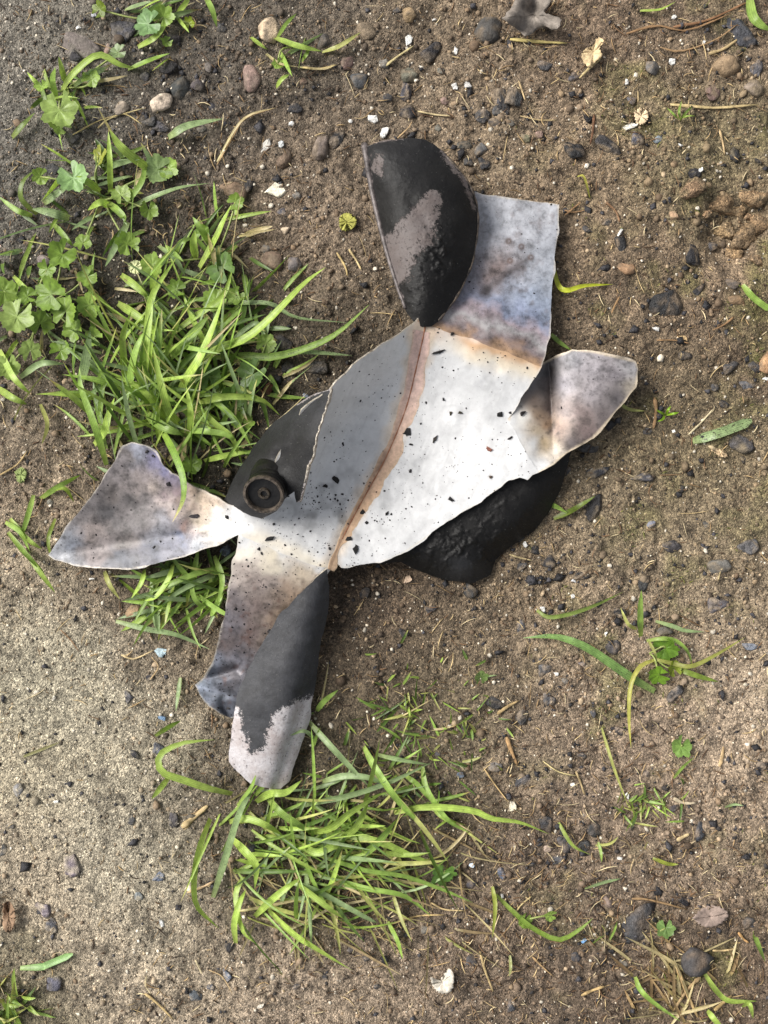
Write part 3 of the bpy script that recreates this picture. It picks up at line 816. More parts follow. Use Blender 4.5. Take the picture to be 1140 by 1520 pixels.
def mask_top(px, py, dist):
    d, _, _ = seg_dist(px, py, [(642, 292), (622, 330), (592, 372), (584, 402)])
    w = np.interp(py, [280, 320, 360, 420, 450], [9, 20, 30, 22, 8])
    peel = np.clip(0.78 - (d / w) ** 2 * 0.28, 0, 1)
    peel = np.maximum(peel, np.clip(1.1 - dist / 5.0, 0, 1) * (px < 600) * 0.8)
    peel = np.maximum(peel, gauss(np.hypot((px - 560) / 0.6, py - 245), 26) * 0.68)
    peel = np.maximum(peel, gauss(seg_dist(px, py, [(655, 225), (690, 270), (704, 310)])[0], 7) * 0.62)
    return peel, 0.02 + 0.12 * np.clip((300 - py) / 100, 0, 1)

def mask_low(px, py, dist):
    d, s, _ = seg_dist(px, py, [(330, 1040), (352, 1050), (372, 1118), (392, 1110), (404, 1062), (440, 1040), (500, 1020)])
    peel = np.where(s > 0, 0.5 + d / 30, 0.5 - d / 26)
    peel = np.where(py > 1120, np.maximum(peel, 0.5 + (py - 1120) / 30), peel)
    return np.clip(peel, 0.0, 1), 0.55 + 0 * px

def mask_belly(px, py, dist):
    return 0 * px, 0.02 + 0.35 * gauss(np.hypot((px - 690) / 1.6, py - 846), 16)

def mask_curl(px, py, dist):
    return np.clip(0.95 - dist / 3.0, 0, 0.7) * (px > 440), 0.12 + 0.3 * np.clip((660 - py) / 80, 0, 1)

def tube(name, pts, radii, mat, parent=None, seg=8, flat=1.0):
    P = np.asarray(pts, float); n = len(P)
    V = []; F = []
    T = np.gradient(P, axis=0); T /= np.linalg.norm(T, axis=1)[:, None] + 1e-12
    for i in range(n):
        t = T[i]; a = np.cross(t, (0, 0, 1.0) if abs(t[2]) < 0.9 else (1.0, 0, 0)); a /= np.linalg.norm(a); b = np.cross(t, a)
        for k in range(seg):
            th = 2 * math.pi * k / seg
            V.append(P[i] + radii[i] * (math.cos(th) * a + flat * math.sin(th) * b))
    for i in range(n - 1):
        for k in range(seg):
            k2 = (k + 1) % seg
            F.append((i * seg + k, i * seg + k2, (i + 1) * seg + k2, (i + 1) * seg + k))
    F.append(tuple(range(seg))[::-1]); F.append(tuple((n - 1) * seg + k for k in range(seg)))
    me = bpy.data.meshes.new(name); me.from_pydata([tuple(v) for v in V], [], F); me.update()
    o = link(name, me, mat)
    if parent is not None: child(o, parent)
    return o

def lathe(name, profile, seg, frame, mat, parent):
    V = []; F = []
    n = len(profile)
    for r, h in profile:
        for k in range(seg):
            th = 2 * math.pi * k / seg
            V.append(frame @ Vector((r * math.cos(th), r * math.sin(th), h)))
    for i in range(n - 1):
        for k in range(seg):
            k2 = (k + 1) % seg
            F.append((i * seg + k, i * seg + k2, (i + 1) * seg + k2, (i + 1) * seg + k))
    F.append(tuple(range(seg))[::-1]); F.append(tuple((n - 1) * seg + k for k in range(seg)))
    me = bpy.data.meshes.new(name); me.from_pydata(V, [], F); me.update()
    o = link(name, me, mat)
    me.set_sharp_from_angle(angle=math.radians(40))
    if parent is not None: child(o, parent)
    return o

def build_canister():
    base = W(600, 760, 0)
    root = empty('burst_gas_canister', (base[0], base[1], 0))
    tag(root, 'burst steel gas canister torn open with white inside and scorched black outside', 'gas canister')
    pl = sheet('torn_plate', 'main', z_main, root, col_main, 'inner', 2.0)
    tag(pl, 'white inner plate with a rusty weld line down the middle')
    tag(sheet('upper_panel', 'panel', z_main, root, col_panel, 'inner', 2.2), 'blue and brown heat-tinted panel at the top right')
    tag(sheet('side_flap', 'rflap', z_rflap, root, col_rflap, 'inner', 2.2), 'pinkish grey flap folded out to the right')
    tag(sheet('wing_flap', 'lflap', z_main, root, col_left, 'inner', 2.2), 'mottled wing-shaped flap pointing left')
    tag(sheet('lower_strip', 'strip', z_main, root, col_strip, 'inner', 2.2), 'tan to blue strip crumpled at its foot')
    tag(sheet('folded_shoulder', 'top', z_top, root, None, 'outer', 2.4, 0.0014, 0.7, mask_top), 'black scorched shell folded over at the top')
    tag(sheet('domed_underside', 'belly', z_belly, root, None, 'outer', 2.6, 0.0012, 0.6, mask_belly), 'sooty bulging underside below the white plate')
    tag(sheet('curled_tail', 'low', z_low, root, None, 'outer', 2.4, 0.0012, 1.0, mask_low), 'black curled tail with paint flaked off its tip')
    tag(sheet('valve_shoulder', 'curl', z_curl, root, None, 'outer', 2.4, 0.0012, 0.9, mask_curl), 'grey black shoulder carrying the valve')
    # weld bead down the middle of the plate
    q = catmull(SEAM[:-1], 60)
    zz = z_main(q[:, 0], q[:, 1]) + 0.00005
    pts = [W(a, b, c) for (a, b), c in zip(q, zz)]
    # rusty heat-affected band either side of the bead, ragged at its edges
    n_ = 260; K = 13
    q2 = catmull([(629, 492)] + SEAM[2:], n_); tg = np.gradient(q2, axis=0); tg /= np.linalg.norm(tg, axis=1)[:, None]
    nr = np.stack([-tg[:, 1], tg[:, 0]], 1)          # points to the left side of the plate
    tt = np.linspace(0, 1, n_)
    ii = np.arange(n_) * 1.0
    wl = np.interp(tt, [0, .12, .4, .7, 1], [17, 13, 8, 7, 5]) + 3.0 * fbm(ii / 14, ii * 0, 401, 3)
    wr = np.interp(tt, [0, .12, .3, .5, .75, 1], [14, 17, 13, 15, 11, 4]) + 8.0 * fbm(ii / 16, ii * 0 + 5, 403, 3)
    uu = np.linspace(-1, 1, K)
    off = np.where(uu[None] < 0, uu[None] * np.maximum(wr, 2)[:, None], uu[None] * np.maximum(wl, 2)[:, None])
    bx = q2[:, None, 0] + nr[:, None, 0] * off; by = q2[:, None, 1] + nr[:, None, 1] * off
    zb = z_main(bx.ravel(), by.ravel()) + 0.00022 - 0.00017 * (np.abs(np.tile(uu, n_)) > 0.99)
    kk = (CAM_H - zb) / CAM_H
    Vb = np.stack([(bx.ravel() - 570) * S * kk, (760 - by.ravel()) * S * kk, zb], 1)
    id_ = np.arange(n_ * K).reshape(n_, K)
    Qb = np.stack([id_[:-1, :-1], id_[1:, :-1], id_[1:, 1:], id_[:-1, 1:]], -1).reshape(-1, 4)
    mb = mesh_np('rust_band', Vb, Qb)
    T2 = np.repeat(tt, K); U2 = np.tile(uu, n_)
    cs = lin(np.array([[208, 170, 156], [212, 176, 160], [206, 168, 138], [202, 162, 124], [180, 150, 120]]))
    cb = np.stack([np.interp(T2, [0, .2, .45, .7, 1], cs[:, i]) for i in range(3)], 1)
    cb = cb * (1 + 0.22 * fbm(bx.ravel() / 5, by.ravel() / 9, 411, 3))[:, None]
    dk = np.where(U2 > 0, np.exp(-(U2 / 0.75) ** 2), np.exp(-(U2 / 0.14) ** 2)) * np.interp(T2, [0, .25, .5, 1], [0.0, 0.2, 0.72, 0.5])
    dk = np.maximum(dk, 0.42 * np.exp(-(U2 / 0.10) ** 2))
    cb = mixc(cb, np.broadcast_to(lin((92, 60, 42)), cb.shape), dk * (0.8 + 0.4 * vnoise(bx.ravel() / 8, by.ravel() / 8, 421)))
    cb = mixc(cb, np.broadcast_to(lin((204, 178, 140)), cb.shape), np.clip((np.abs(U2) - 0.75) * 4, 0, 1) * 0.5)
    cb = cb + (cb.mean(1, keepdims=True) - cb) * 0.25 * np.interp(T2, [0, 1], [1.0, 0.5])[:, None]
    set_color(mb, cb)
    ob = link('rust_band', mb, mat_vcol('rust_film', 0.55, 0.3, 700.0, 0.3, 0.0004, (0.8, 1.2), 500.0))
    ob.parent = pl
    w = tube('weld_bead', pts, [0.0004 + 0.0001 * math.sin(i * 1.7) for i in range(60)], M_WELD, None, 6)
    w.parent = pl
    # rolled left edge of the folded shoulder
    e = catmull([(541, 215), (546, 245), (554, 290), (563, 330), (576, 380), (590, 425), (602, 458)], 40)
    zz = z_top(e[:, 0], e[:, 1]) + 0.0002
    tube('rolled_edge', [W(a, b, c) for (a, b), c in zip(e, zz)], [0.0021 - 0.0011 * i / 39 for i in range(40)], mat_simple('worn_steel_roll', (50, 45, 44), (112, 104, 102), 0.5, 0.25, 300.0), root, 10)
    # turned lip along the right of the folded shoulder
    e = catmull([(664, 232), (690, 262), (703, 286), (710, 312), (709, 350), (703, 385), (694, 410), (682, 435), (668, 456), (652, 476)], 60)
    zz = z_top(e[:, 0], e[:, 1]) - 0.0003
    tube('turned_lip', [W(a - 1.5, b, c) for (a, b), c in zip(e, zz)], [0.0009 + 0.0004 * math.sin(i * 0.9) * math.sin(i * 0.37) for i in range(60)], mat_simple('scorched_lip', (24, 22, 22), (112, 98, 84), 0.5, 0.1, 260.0), root, 7)
    # torn rim of the valve shoulder, bare metal standing proud
    e = catmull([(492, 577), (486, 600), (478, 625), (470, 650), (465, 678), (459, 692)], 40)
    zz = z_curl(e[:, 0], e[:, 1])
    tube('torn_rim', [W(a + 0.8 * math.sin(i * 1.3), b, c) for i, ((a, b), c) in enumerate(zip(e, zz))], [0.0005 + 0.0002 * math.sin(i * 2.1) for i in range(40)], M_RIM, root, 6)
    e = catmull([(459, 690), (455, 708), (450, 728), (446, 745)], 20)
    zz = z_curl(e[:, 0], e[:, 1]) - 0.001
    tube('torn_sliver', [W(a, b, c) for (a, b), c in zip(e, zz)], [0.0012 - 0.0008 * i / 19 for i in range(20)], M_RIM, root, 6)
    # valve
    ax = Vector((-0.10, -0.36, 0.92)).normalized()
    c0 = Vector(W(402, 716, 0.042))
    fr = Matrix.Translation(c0) @ ax.to_track_quat('Z', 'Y').to_matrix().to_4x4() @ Matrix.Diagonal((0.96, 0.92, 1.35, 1.0))
    vv = lathe('valve', [(0.0140, -0.010), (0.0130, -0.002), (0.0124, 0.002), (0.0108, 0.0035), (0.0104, 0.0055), (0.0110, 0.0066), (0.0117, 0.0072), (0.0117, 0.0086), (0.0111, 0.0092), (0.0111, 0.010), (0.0117, 0.0106), (0.0117, 0.0122), (0.0113, 0.013)], 40, fr, M_VALVE, root)
    tag(vv, 'round sooty valve neck with a brass-brown stem')
    def sub(o):
        o.parent = vv
    r = lathe('rim', [(0.0114, 0.0128), (0.0117, 0.0144), (0.0112, 0.0152), (0.0101, 0.0152), (0.0096, 0.0146), (0.0094, 0.0125), (0.0090, 0.0112)], 40, fr, M_VALVE_RIM, None); sub(r)
    r = lathe('floor_disc', [(0.0096, 0.0100), (0.0092, 0.0116), (0.0070, 0.0120), (0.0066, 0.0108), (0.0050, 0.0108), (0.0046, 0.0122), (0.0036, 0.0124)], 36, fr, M_VALVE_RIM, None); sub(r)
    r = lathe('stem', [(0.0036, 0.0100), (0.0036, 0.0134), (0.0031, 0.0139), (0.0020, 0.0139), (0.0017, 0.0133), (0.0016, 0.0095), (0.0002, 0.0095)], 28, fr, M_BRASS, None); sub(r)
    return root
build_canister()

_SZ = np.full((760, 570), np.nan)
_qx, _qy = np.meshgrid(np.arange(570) * 2.0 + 1, np.arange(760) * 2.0 + 1)
for _poly, _zf in FIELDS:
    _m = np.zeros(_SZ.shape, bool)
    for _dx in (-3, 0, 3):
        for _dy in (-3, 0, 3): _m |= in_poly(_qx + _dx, _qy + _dy, _poly)
    _SZ[_m] = np.fmax(_SZ[_m], _zf(_qx[_m], _qy[_m]))
def rough_z(px, py):
    i = int(px // 2); j = int(py // 2)
    return _SZ[j, i] if 0 <= i < 570 and 0 <= j < 760 and not math.isnan(_SZ[j, i]) else None
def surface_z(px, py):
    """height of the topmost canister sheet at a photo pixel, or None"""
    i = int(px // 2); j = int(py // 2)
    if 0 <= i < 570 and 0 <= j < 760 and math.isnan(_SZ[j, i]): return None
    best = None
    a = np.array([px], float); b = np.array([py], float)
    for poly, zf in FIELDS:
        if in_poly(a, b, poly)[0]:
            z = float(zf(a, b)[0])
            if best is None or z > best: best = z
    return best

# ------------------------------------------------------------------ grass and weeds
G_BRIGHT = (168, 194, 92); G_MID = (146, 176, 84); G_DARK = (96, 122, 56); G_GREY = (150, 172, 120); G_YEL = (186, 188, 112); G_DRY = (200, 184, 138)
GREENS = [G_BRIGHT, G_BRIGHT, G_MID, G_MID, G_DARK, G_GREY, G_GREY, G_YEL]

def blade_mesh(P, width, col, roll0=0.0, roll1=0.0, fold=0.22, dirt=0.3, tipcol=None, blunt=False):
    """ribbon with a mid fold along world points P"""
    P = np.asarray(P, float); n = len(P)
    T = np.gradient(P, axis=0); T /= np.linalg.norm(T, axis=1)[:, None] + 1e-12
    t = np.linspace(0, 1, n)
    prof = np.minimum(1, 0.62 + 1.6 * t) * np.clip((1 - t ** 4.5) if not blunt else np.minimum(1, (1 - t) * 14 + 0.35), 0.03, 1)
    V = []
    for i in range(n):
        a = np.cross(T[i], (0, 0, 1.0))
        if np.linalg.norm(a) < 0.12: a = np.cross(T[i], (0.3, 1.0, 0))
        a /= np.linalg.norm(a); b = np.cross(a, T[i])
        r = roll0 + (roll1 - roll0) * t[i]
        s = math.cos(r) * a + math.sin(r) * b; u = -math.sin(r) * a + math.cos(r) * b
        w = width * prof[i] * 0.5
        V += [P[i] - s * w + u * w * fold, P[i] - u * w * fold * 0.6, P[i] + s * w + u * w * fold]
    F = []
    for i in range(n - 1):
        k = 3 * i
        F += [(k, k + 1, k + 4, k + 3), (k + 1, k + 2, k + 5, k + 4)]
    me = bpy.data.meshes.new('blade'); me.from_pydata([tuple(v) for v in V], [], F); me.update()
    c = np.repeat(np.broadcast_to(lin(col), (n, 3)), 3, 0).copy() * 0.86
    tt = np.repeat(t, 3)
    base = lin(G_YEL)
    c = mixc(c, np.broadcast_to(base * 0.8, c.shape), np.clip(0.28 - tt, 0, 1) * 1.2)
    if tipcol is not None:
        c = mixc(c, np.broadcast_to(lin(tipcol), c.shape), np.clip((tt - 0.75) * 4, 0, 1))
    c[1::3] *= 1.12
    set_color(me, c)
    set_float(me, np.full(len(V), dirt), 'Dirt')
    set_float(me, np.tile([-1.0, 0.0, 1.0], n), 'Across')
    return me

def hero(parent, pts, w=10, col=G_MID, z0=None, zm=10.0, z1=4.0, blunt=False, dirt=0.3, tip=None, over=False, seg=14, name='blade'):
    """blade traced along photo pixels; heights in mm above the soil"""
    n = seg
    q = catmull(pts, n); t = np.linspace(0, 1, n)
    g = np.array([gh(a, b) for a, b in q]) if len(q) else None
    z0 = 1.0 if z0 is None else z0
    prof = (z0 * (1 - t) ** 2 + 2 * (2 * zm - 0.5 * (z0 + z1)) * t * (1 - t) + z1 * t ** 2) * 0.001
    z = g + np.maximum(prof, 0.0008)
    if over:
        for i in range(n):
            s = surface_z(*q[i])
            if s is not None: z[i] = max(z[i], s + 0.002)
    P = [W(a, b, c) for (a, b), c in zip(q, z)]
    col = np.clip(np.array(col) * random.uniform(0.9, 1.08), 0, 255)
    r0 = random.uniform(-0.5, 0.5)
    me = blade_mesh(P, w * S * 0.95, col, r0, r0 + random.uniform(-0.7, 0.7), random.uniform(0.12, 0.35), dirt, tip, blunt)
    o = link(name, me, M_GRASS)
    if parent is not None: child(o, parent)
    return o

def wild(parent, base, az, length, elev, droop, w, col, seg=9, name='blade', dirt=0.3, tip=None, check=True):
    """free blade growing from pixel base; az is the photo direction in degrees (0 right, 90 up), sizes in pixels"""
    x, y, _ = W(base[0], base[1], 0)
    p = np.array([x, y, gxy(x, y) - 0.0008])
    P = [p.copy()]
    step = length * S / (seg - 1); e = math.radians(elev); a = math.radians(az)
    bend = math.radians(random.gauss(0, 13)) / seg
    droop = droop * 0.6
    for i in range(seg - 1):
        p = p + step * np.array([math.cos(a) * math.cos(e), math.sin(a) * math.cos(e), math.sin(e)])
        gz = gxy(p[0], p[1])
        if p[2] < gz + 0.001: p[2] = gz + 0.001; e = max(e, 0)
        P.append(p.copy()); e -= math.radians(droop) / seg; a += bend
    if check:
        for p in P[1:]:
            k = (CAM_H - p[2]) / CAM_H
            s = rough_z(p[0] / (S * k) + 570, 760 - p[1] / (S * k))
            if s is not None and p[2] > s - 0.004: return None
    col = np.clip(np.array(col) * random.uniform(0.85, 1.1), 0, 255)
    r0 = random.uniform(-0.9, 0.9)
    if tip is None and random.random() < 0.3: tip = random.choice([G_DRY, (150, 120, 80), (206, 196, 120)])
    me = blade_mesh(P, w * S, col, r0, r0 + random.uniform(-0.9, 0.9), random.uniform(0.1, 0.4), dirt, tip)
    o = link(name, me, M_GRASS)
    child(o, parent)
    return o

def plant(name, px, py, label, cat, group=None):
    o = empty(name, W(px, py, 0))
    tag(o, label, cat, group)
    return o

def mallow_leaf(parent, px, py, r, zmm=9.0, tilt=0.3, az=None, col=None, dirt=0.25, lobes=7):
    """round crinkled leaf with scalloped edge, radial pleats and a notch at the stalk"""
    az = random.uniform(0, 360) if az is None else az
    col = col if col is not None else random.choice([(150, 178, 84), (138, 166, 72), (160, 184, 100), (126, 156, 62)])
    seg = 44; rings = 5; r = r * 1.08
    V = [(0, 0, 0)]; C = []
    base = lin(col) * random.uniform(0.75, 0.95)
    C.append(base * 1.25)
    ph = random.uniform(0, 6)
    for j in range(1, rings + 1):
        u = j / rings
        for k in range(seg):
            th = math.radians(18) + (2 * math.pi - math.radians(36)) * k / (seg - 1)
            lob = abs(math.sin(lobes * th / 2))
            edge = 1.0 - 0.2 * (1 - lob) ** 1.6 + 0.07 * math.sin(5 * th + ph) + 0.05 * math.sin(21 * th) + random.uniform(-.02, .02)
            rr = r * S * u * (1 + (edge - 1) * u ** 2)
            pleat = ((lob - 0.5) * 0.13 * u + random.uniform(-.03, .03)) * r * S
            cup = 0.16 * u * u * r * S * math.sin(2 * th + ph) + 0.18 * u * u * r * S
            V.append((rr * math.cos(th), rr * math.sin(th), pleat + cup))
            C.append(base * (1.0 + 0.35 * max(0, 1 - lob * 4) * (1 - 0.6 * u)) * (0.92 + 0.16 * random.random()))
    F = []
    for k in range(seg - 1):
        F.append((0, 1 + k, 2 + k))
        for j in range(1, rings):
            a = 1 + (j - 1) * seg + k; b = 1 + j * seg + k
            F.append((a, b, b + 1, a + 1))
    z = gh(px, py) + zmm * 0.001
    s_ = surface_z(px, py)
    x, y, z = W(px, py, z)
    M = Matrix.Translation((x, y, z)) @ Matrix.Rotation(math.radians(az), 4, 'Z') @ Matrix.Rotation(random.uniform(-tilt, tilt), 4, 'X') @ Matrix.Rotation(random.uniform(-tilt, tilt), 4, 'Y')
    me = bpy.data.meshes.new('leaf'); me.from_pydata([tuple(M @ Vector(v)) for v in V], [], F); me.update()
    set_color(me, np.array(C)); set_float(me, np.full(len(V), dirt), 'Dirt')
    o = link('leaf', me, M_GRASS); child(o, parent)
    # stalk bending down to the plant's root
    g = parent.location
    c = Vector((x, y, z - 0.0004)); rt = Vector((g.x, g.y, gh(g.x / S + 570, 760 - g.y / S)))
    if (rt - c).length < 0.045:
        mid = (c + rt) / 2 + Vector((random.uniform(-.004, .004), random.uniform(-.004, .004), 0.002))
        q = catmull([tuple(rt), tuple(mid), tuple(c)], 8)
        st = tube('stalk', q, [0.0006] * 8, M_STALK, parent, 5)
    return o

M_STALK = mat_simple('green_stalk', (104, 120, 56), (150, 158, 92), 0.5, 0.0, 300.0)

# --- the big tuft left of the canister, partly under its wing flap
t1 = plant('grass_tuft', 250, 620, 'dense bright green grass tuft beside the valve and left wing flap', 'grass')
for pts, w, c, kw in [
    ([(286, 540), (325, 518), (365, 503), (403, 472), (450, 423), (483, 397)], 15, G_BRIGHT, dict(zm=24, z1=14)),
    ([(217, 585), (216, 530), (220, 484), (227, 437), (262, 382)], 13, G_BRIGHT, dict(zm=22, z1=12)),
    ([(262, 590), (278, 560), (296, 532), (317, 484), (333, 436)], 15, G_BRIGHT, dict(zm=24, z1=16)),
    ([(272, 633), (251, 612), (240, 575), (227, 515)], 13, G_BRIGHT, dict(zm=20, z1=22)),
    ([(286, 602), (315, 592), (345, 588), (388, 593), (415, 616)], 11, G_BRIGHT, dict(zm=16, z1=6)),
    ([(158, 690), (148, 655), (137, 622), (120, 575), (118, 545)], 11, G_MID, dict(zm=16, z1=14)),
    ([(190, 580), (142, 565), (92, 556)], 13, G_MID, dict(zm=12, z1=6)),
    ([(320, 530), (365, 528), (403, 530), (455, 517), (502, 494), (548, 452)], 12, G_MID, dict(zm=10, z1=10, dirt=0.7)),
    ([(398, 527), (455, 523), (523, 528)], 9, G_GREY, dict(zm=7, z1=3, dirt=0.8)),
    ([(330, 451), (365, 450), (403, 452), (440, 472), (516, 479)], 9, G_GREY, dict(zm=7, z1=3, dirt=0.8)),
    ([(236, 632), (250, 655), (262, 680), (272, 710), (272, 742), (256, 775)], 12, (124, 158, 60), dict(zm=30, z1=22, over=True, dirt=0.6, tip=G_DRY)),
    ([(186, 570), (183, 530), (182, 498), (195, 462)], 11, G_BRIGHT, dict(zm=16, z1=14)),
    ([(216, 612), (240, 632), (272, 646)], 15, G_MID, dict(zm=18, z1=16)),
    ([(280, 662), (283, 625), (282, 605), (276, 572)], 10, G_BRIGHT, dict(zm=20, z1=18)),
    ([(303, 684), (335, 676), (372, 670)], 9, G_BRIGHT, dict(zm=10, z1=6)),
    ([(300, 582), (330, 605), (351, 626), (376, 668)], 9, G_MID, dict(zm=12, z1=4)),
    ([(121, 565), (127, 536), (134, 490)], 15, G_GREY, dict(zm=12, z1=10, dirt=0.6)),
    ([(244, 540), (270, 515), (290, 492), (310, 468)], 16, G_MID, dict(zm=18, z1=14)),
    ([(196, 600), (194, 560), (202, 520), (214, 492)], 13, G_MID, dict(zm=18, z1=20)),
    ([(250, 500), (290, 470), (330, 440), (345, 400)], 10, G_BRIGHT, dict(zm=12, z1=10)),
    ([(330, 520), (380, 480), (398, 520)], 8, G_GREY, dict(zm=6, z1=3)),
    ([(175, 450), (205, 470), (240, 500)], 13, G_BRIGHT, dict(zm=14, z1=10)),
    ([(290, 600), (320, 630), (344, 650), (360, 690)], 10, G_BRIGHT, dict(zm=14, z1=4)),
    ([(250, 630), (230, 600), (205, 575), (170, 560)], 11, G_BRIGHT, dict(zm=20, z1=16)),
    ([(264, 640), (300, 640), (335, 645), (355, 660)], 10, G_MID, dict(zm=16, z1=8)),
    ([(140, 660), (155, 640), (160, 620), (170, 590)], 12, G_BRIGHT, dict(zm=14, z1=14)),
    ([(360, 560), (375, 590), (390, 600), (400, 640)], 9, G_DARK, dict(zm=10, z1=3)),
]:
    hero(t1, pts, w, c, **kw)
for i in range(160):
    bx_, by_ = random.gauss(250, 58), random.gauss(590, 60)
    if not (120 < bx_ < 390 and 440 < by_ < 720): continue
    wild(t1, (bx_, by_), random.gauss(75, 55), random.uniform(60, 150), random.uniform(20, 66), random.uniform(40, 120), random.uniform(3.5, 9), random.choice(GREENS[:7]), dirt=random.uniform(0.1, 0.6))
for i in range(70):
    bx_, by_ = random.uniform(130, 420), random.uniform(420, 730)
    wild(t1, (bx_, by_), random.uniform(0, 360), random.uniform(40, 90), random.uniform(5, 30), random.uniform(20, 80), random.uniform(4, 9), random.choice([G_DARK, G_MID, G_GREY, G_DRY]), dirt=0.6)

for i in range(75):
    bx_, by_ = random.gauss(245, 75), random.gauss(560, 85)
    wild(t1, (bx_, by_), random.gauss(80, 70), random.uniform(60, 170), random.uniform(15, 60), random.uniform(30, 110), random.uniform(2, 4.5), random.choice([G_MID, G_BRIGHT, G_YEL, G_GREY, G_DRY]), dirt=0.3)
# --- blades that come out below the wing flap
t2 = plant('grass_tuft', 300, 830, 'flattened grass tuft sticking out under the left wing flap and lower strip', 'grass')
for pts, w, c, kw in [
    ([(330, 842), (290, 852), (250, 868), (222, 880)], 9, G_MID, dict(zm=12, z1=8)), ([(328, 850), (295, 862), (262, 880), (238, 900)], 9, G_GREY, dict(zm=10, z1=6)),
    ([(325, 865), (300, 870), (270, 880)], 8, G_DARK, dict(zm=9)), ([(215, 845), (210, 865), (195, 888)], 8, G_BRIGHT, dict(zm=12, z1=9)),
    ([(258, 835), (250, 860), (232, 885), (215, 892)], 9, G_BRIGHT, dict(zm=13, z1=6)), ([(318, 825), (330, 860), (322, 900)], 9, G_MID, dict(zm=9)),
    ([(155, 848), (163, 868), (178, 890)], 8, G_YEL, dict(zm=7)), ([(235, 905), (265, 908), (215, 896)], 6, G_BRIGHT, dict(zm=5)), ([(310, 905), (290, 890), (285, 860), (300, 835)], 8, G_MID, dict(zm=9)),
    ([(330, 880), (318, 905), (312, 915)], 9, G_MID, dict(zm=6)),
]:
    hero(t2, pts, w, c, **kw)
for i in range(75):
    bx_, by_ = random.uniform(225, 345), random.uniform(835, 905)
    wild(t2, (bx_, by_), random.gauss(200, 35) if random.random() < 0.6 else random.uniform(0, 360), random.uniform(40, 95), random.uniform(8, 40), random.uniform(30, 90), random.uniform(4, 9), random.choice([G_MID, G_DARK, G_GREY, G_BRIGHT, G_MID, G_YEL]), dirt=0.3)

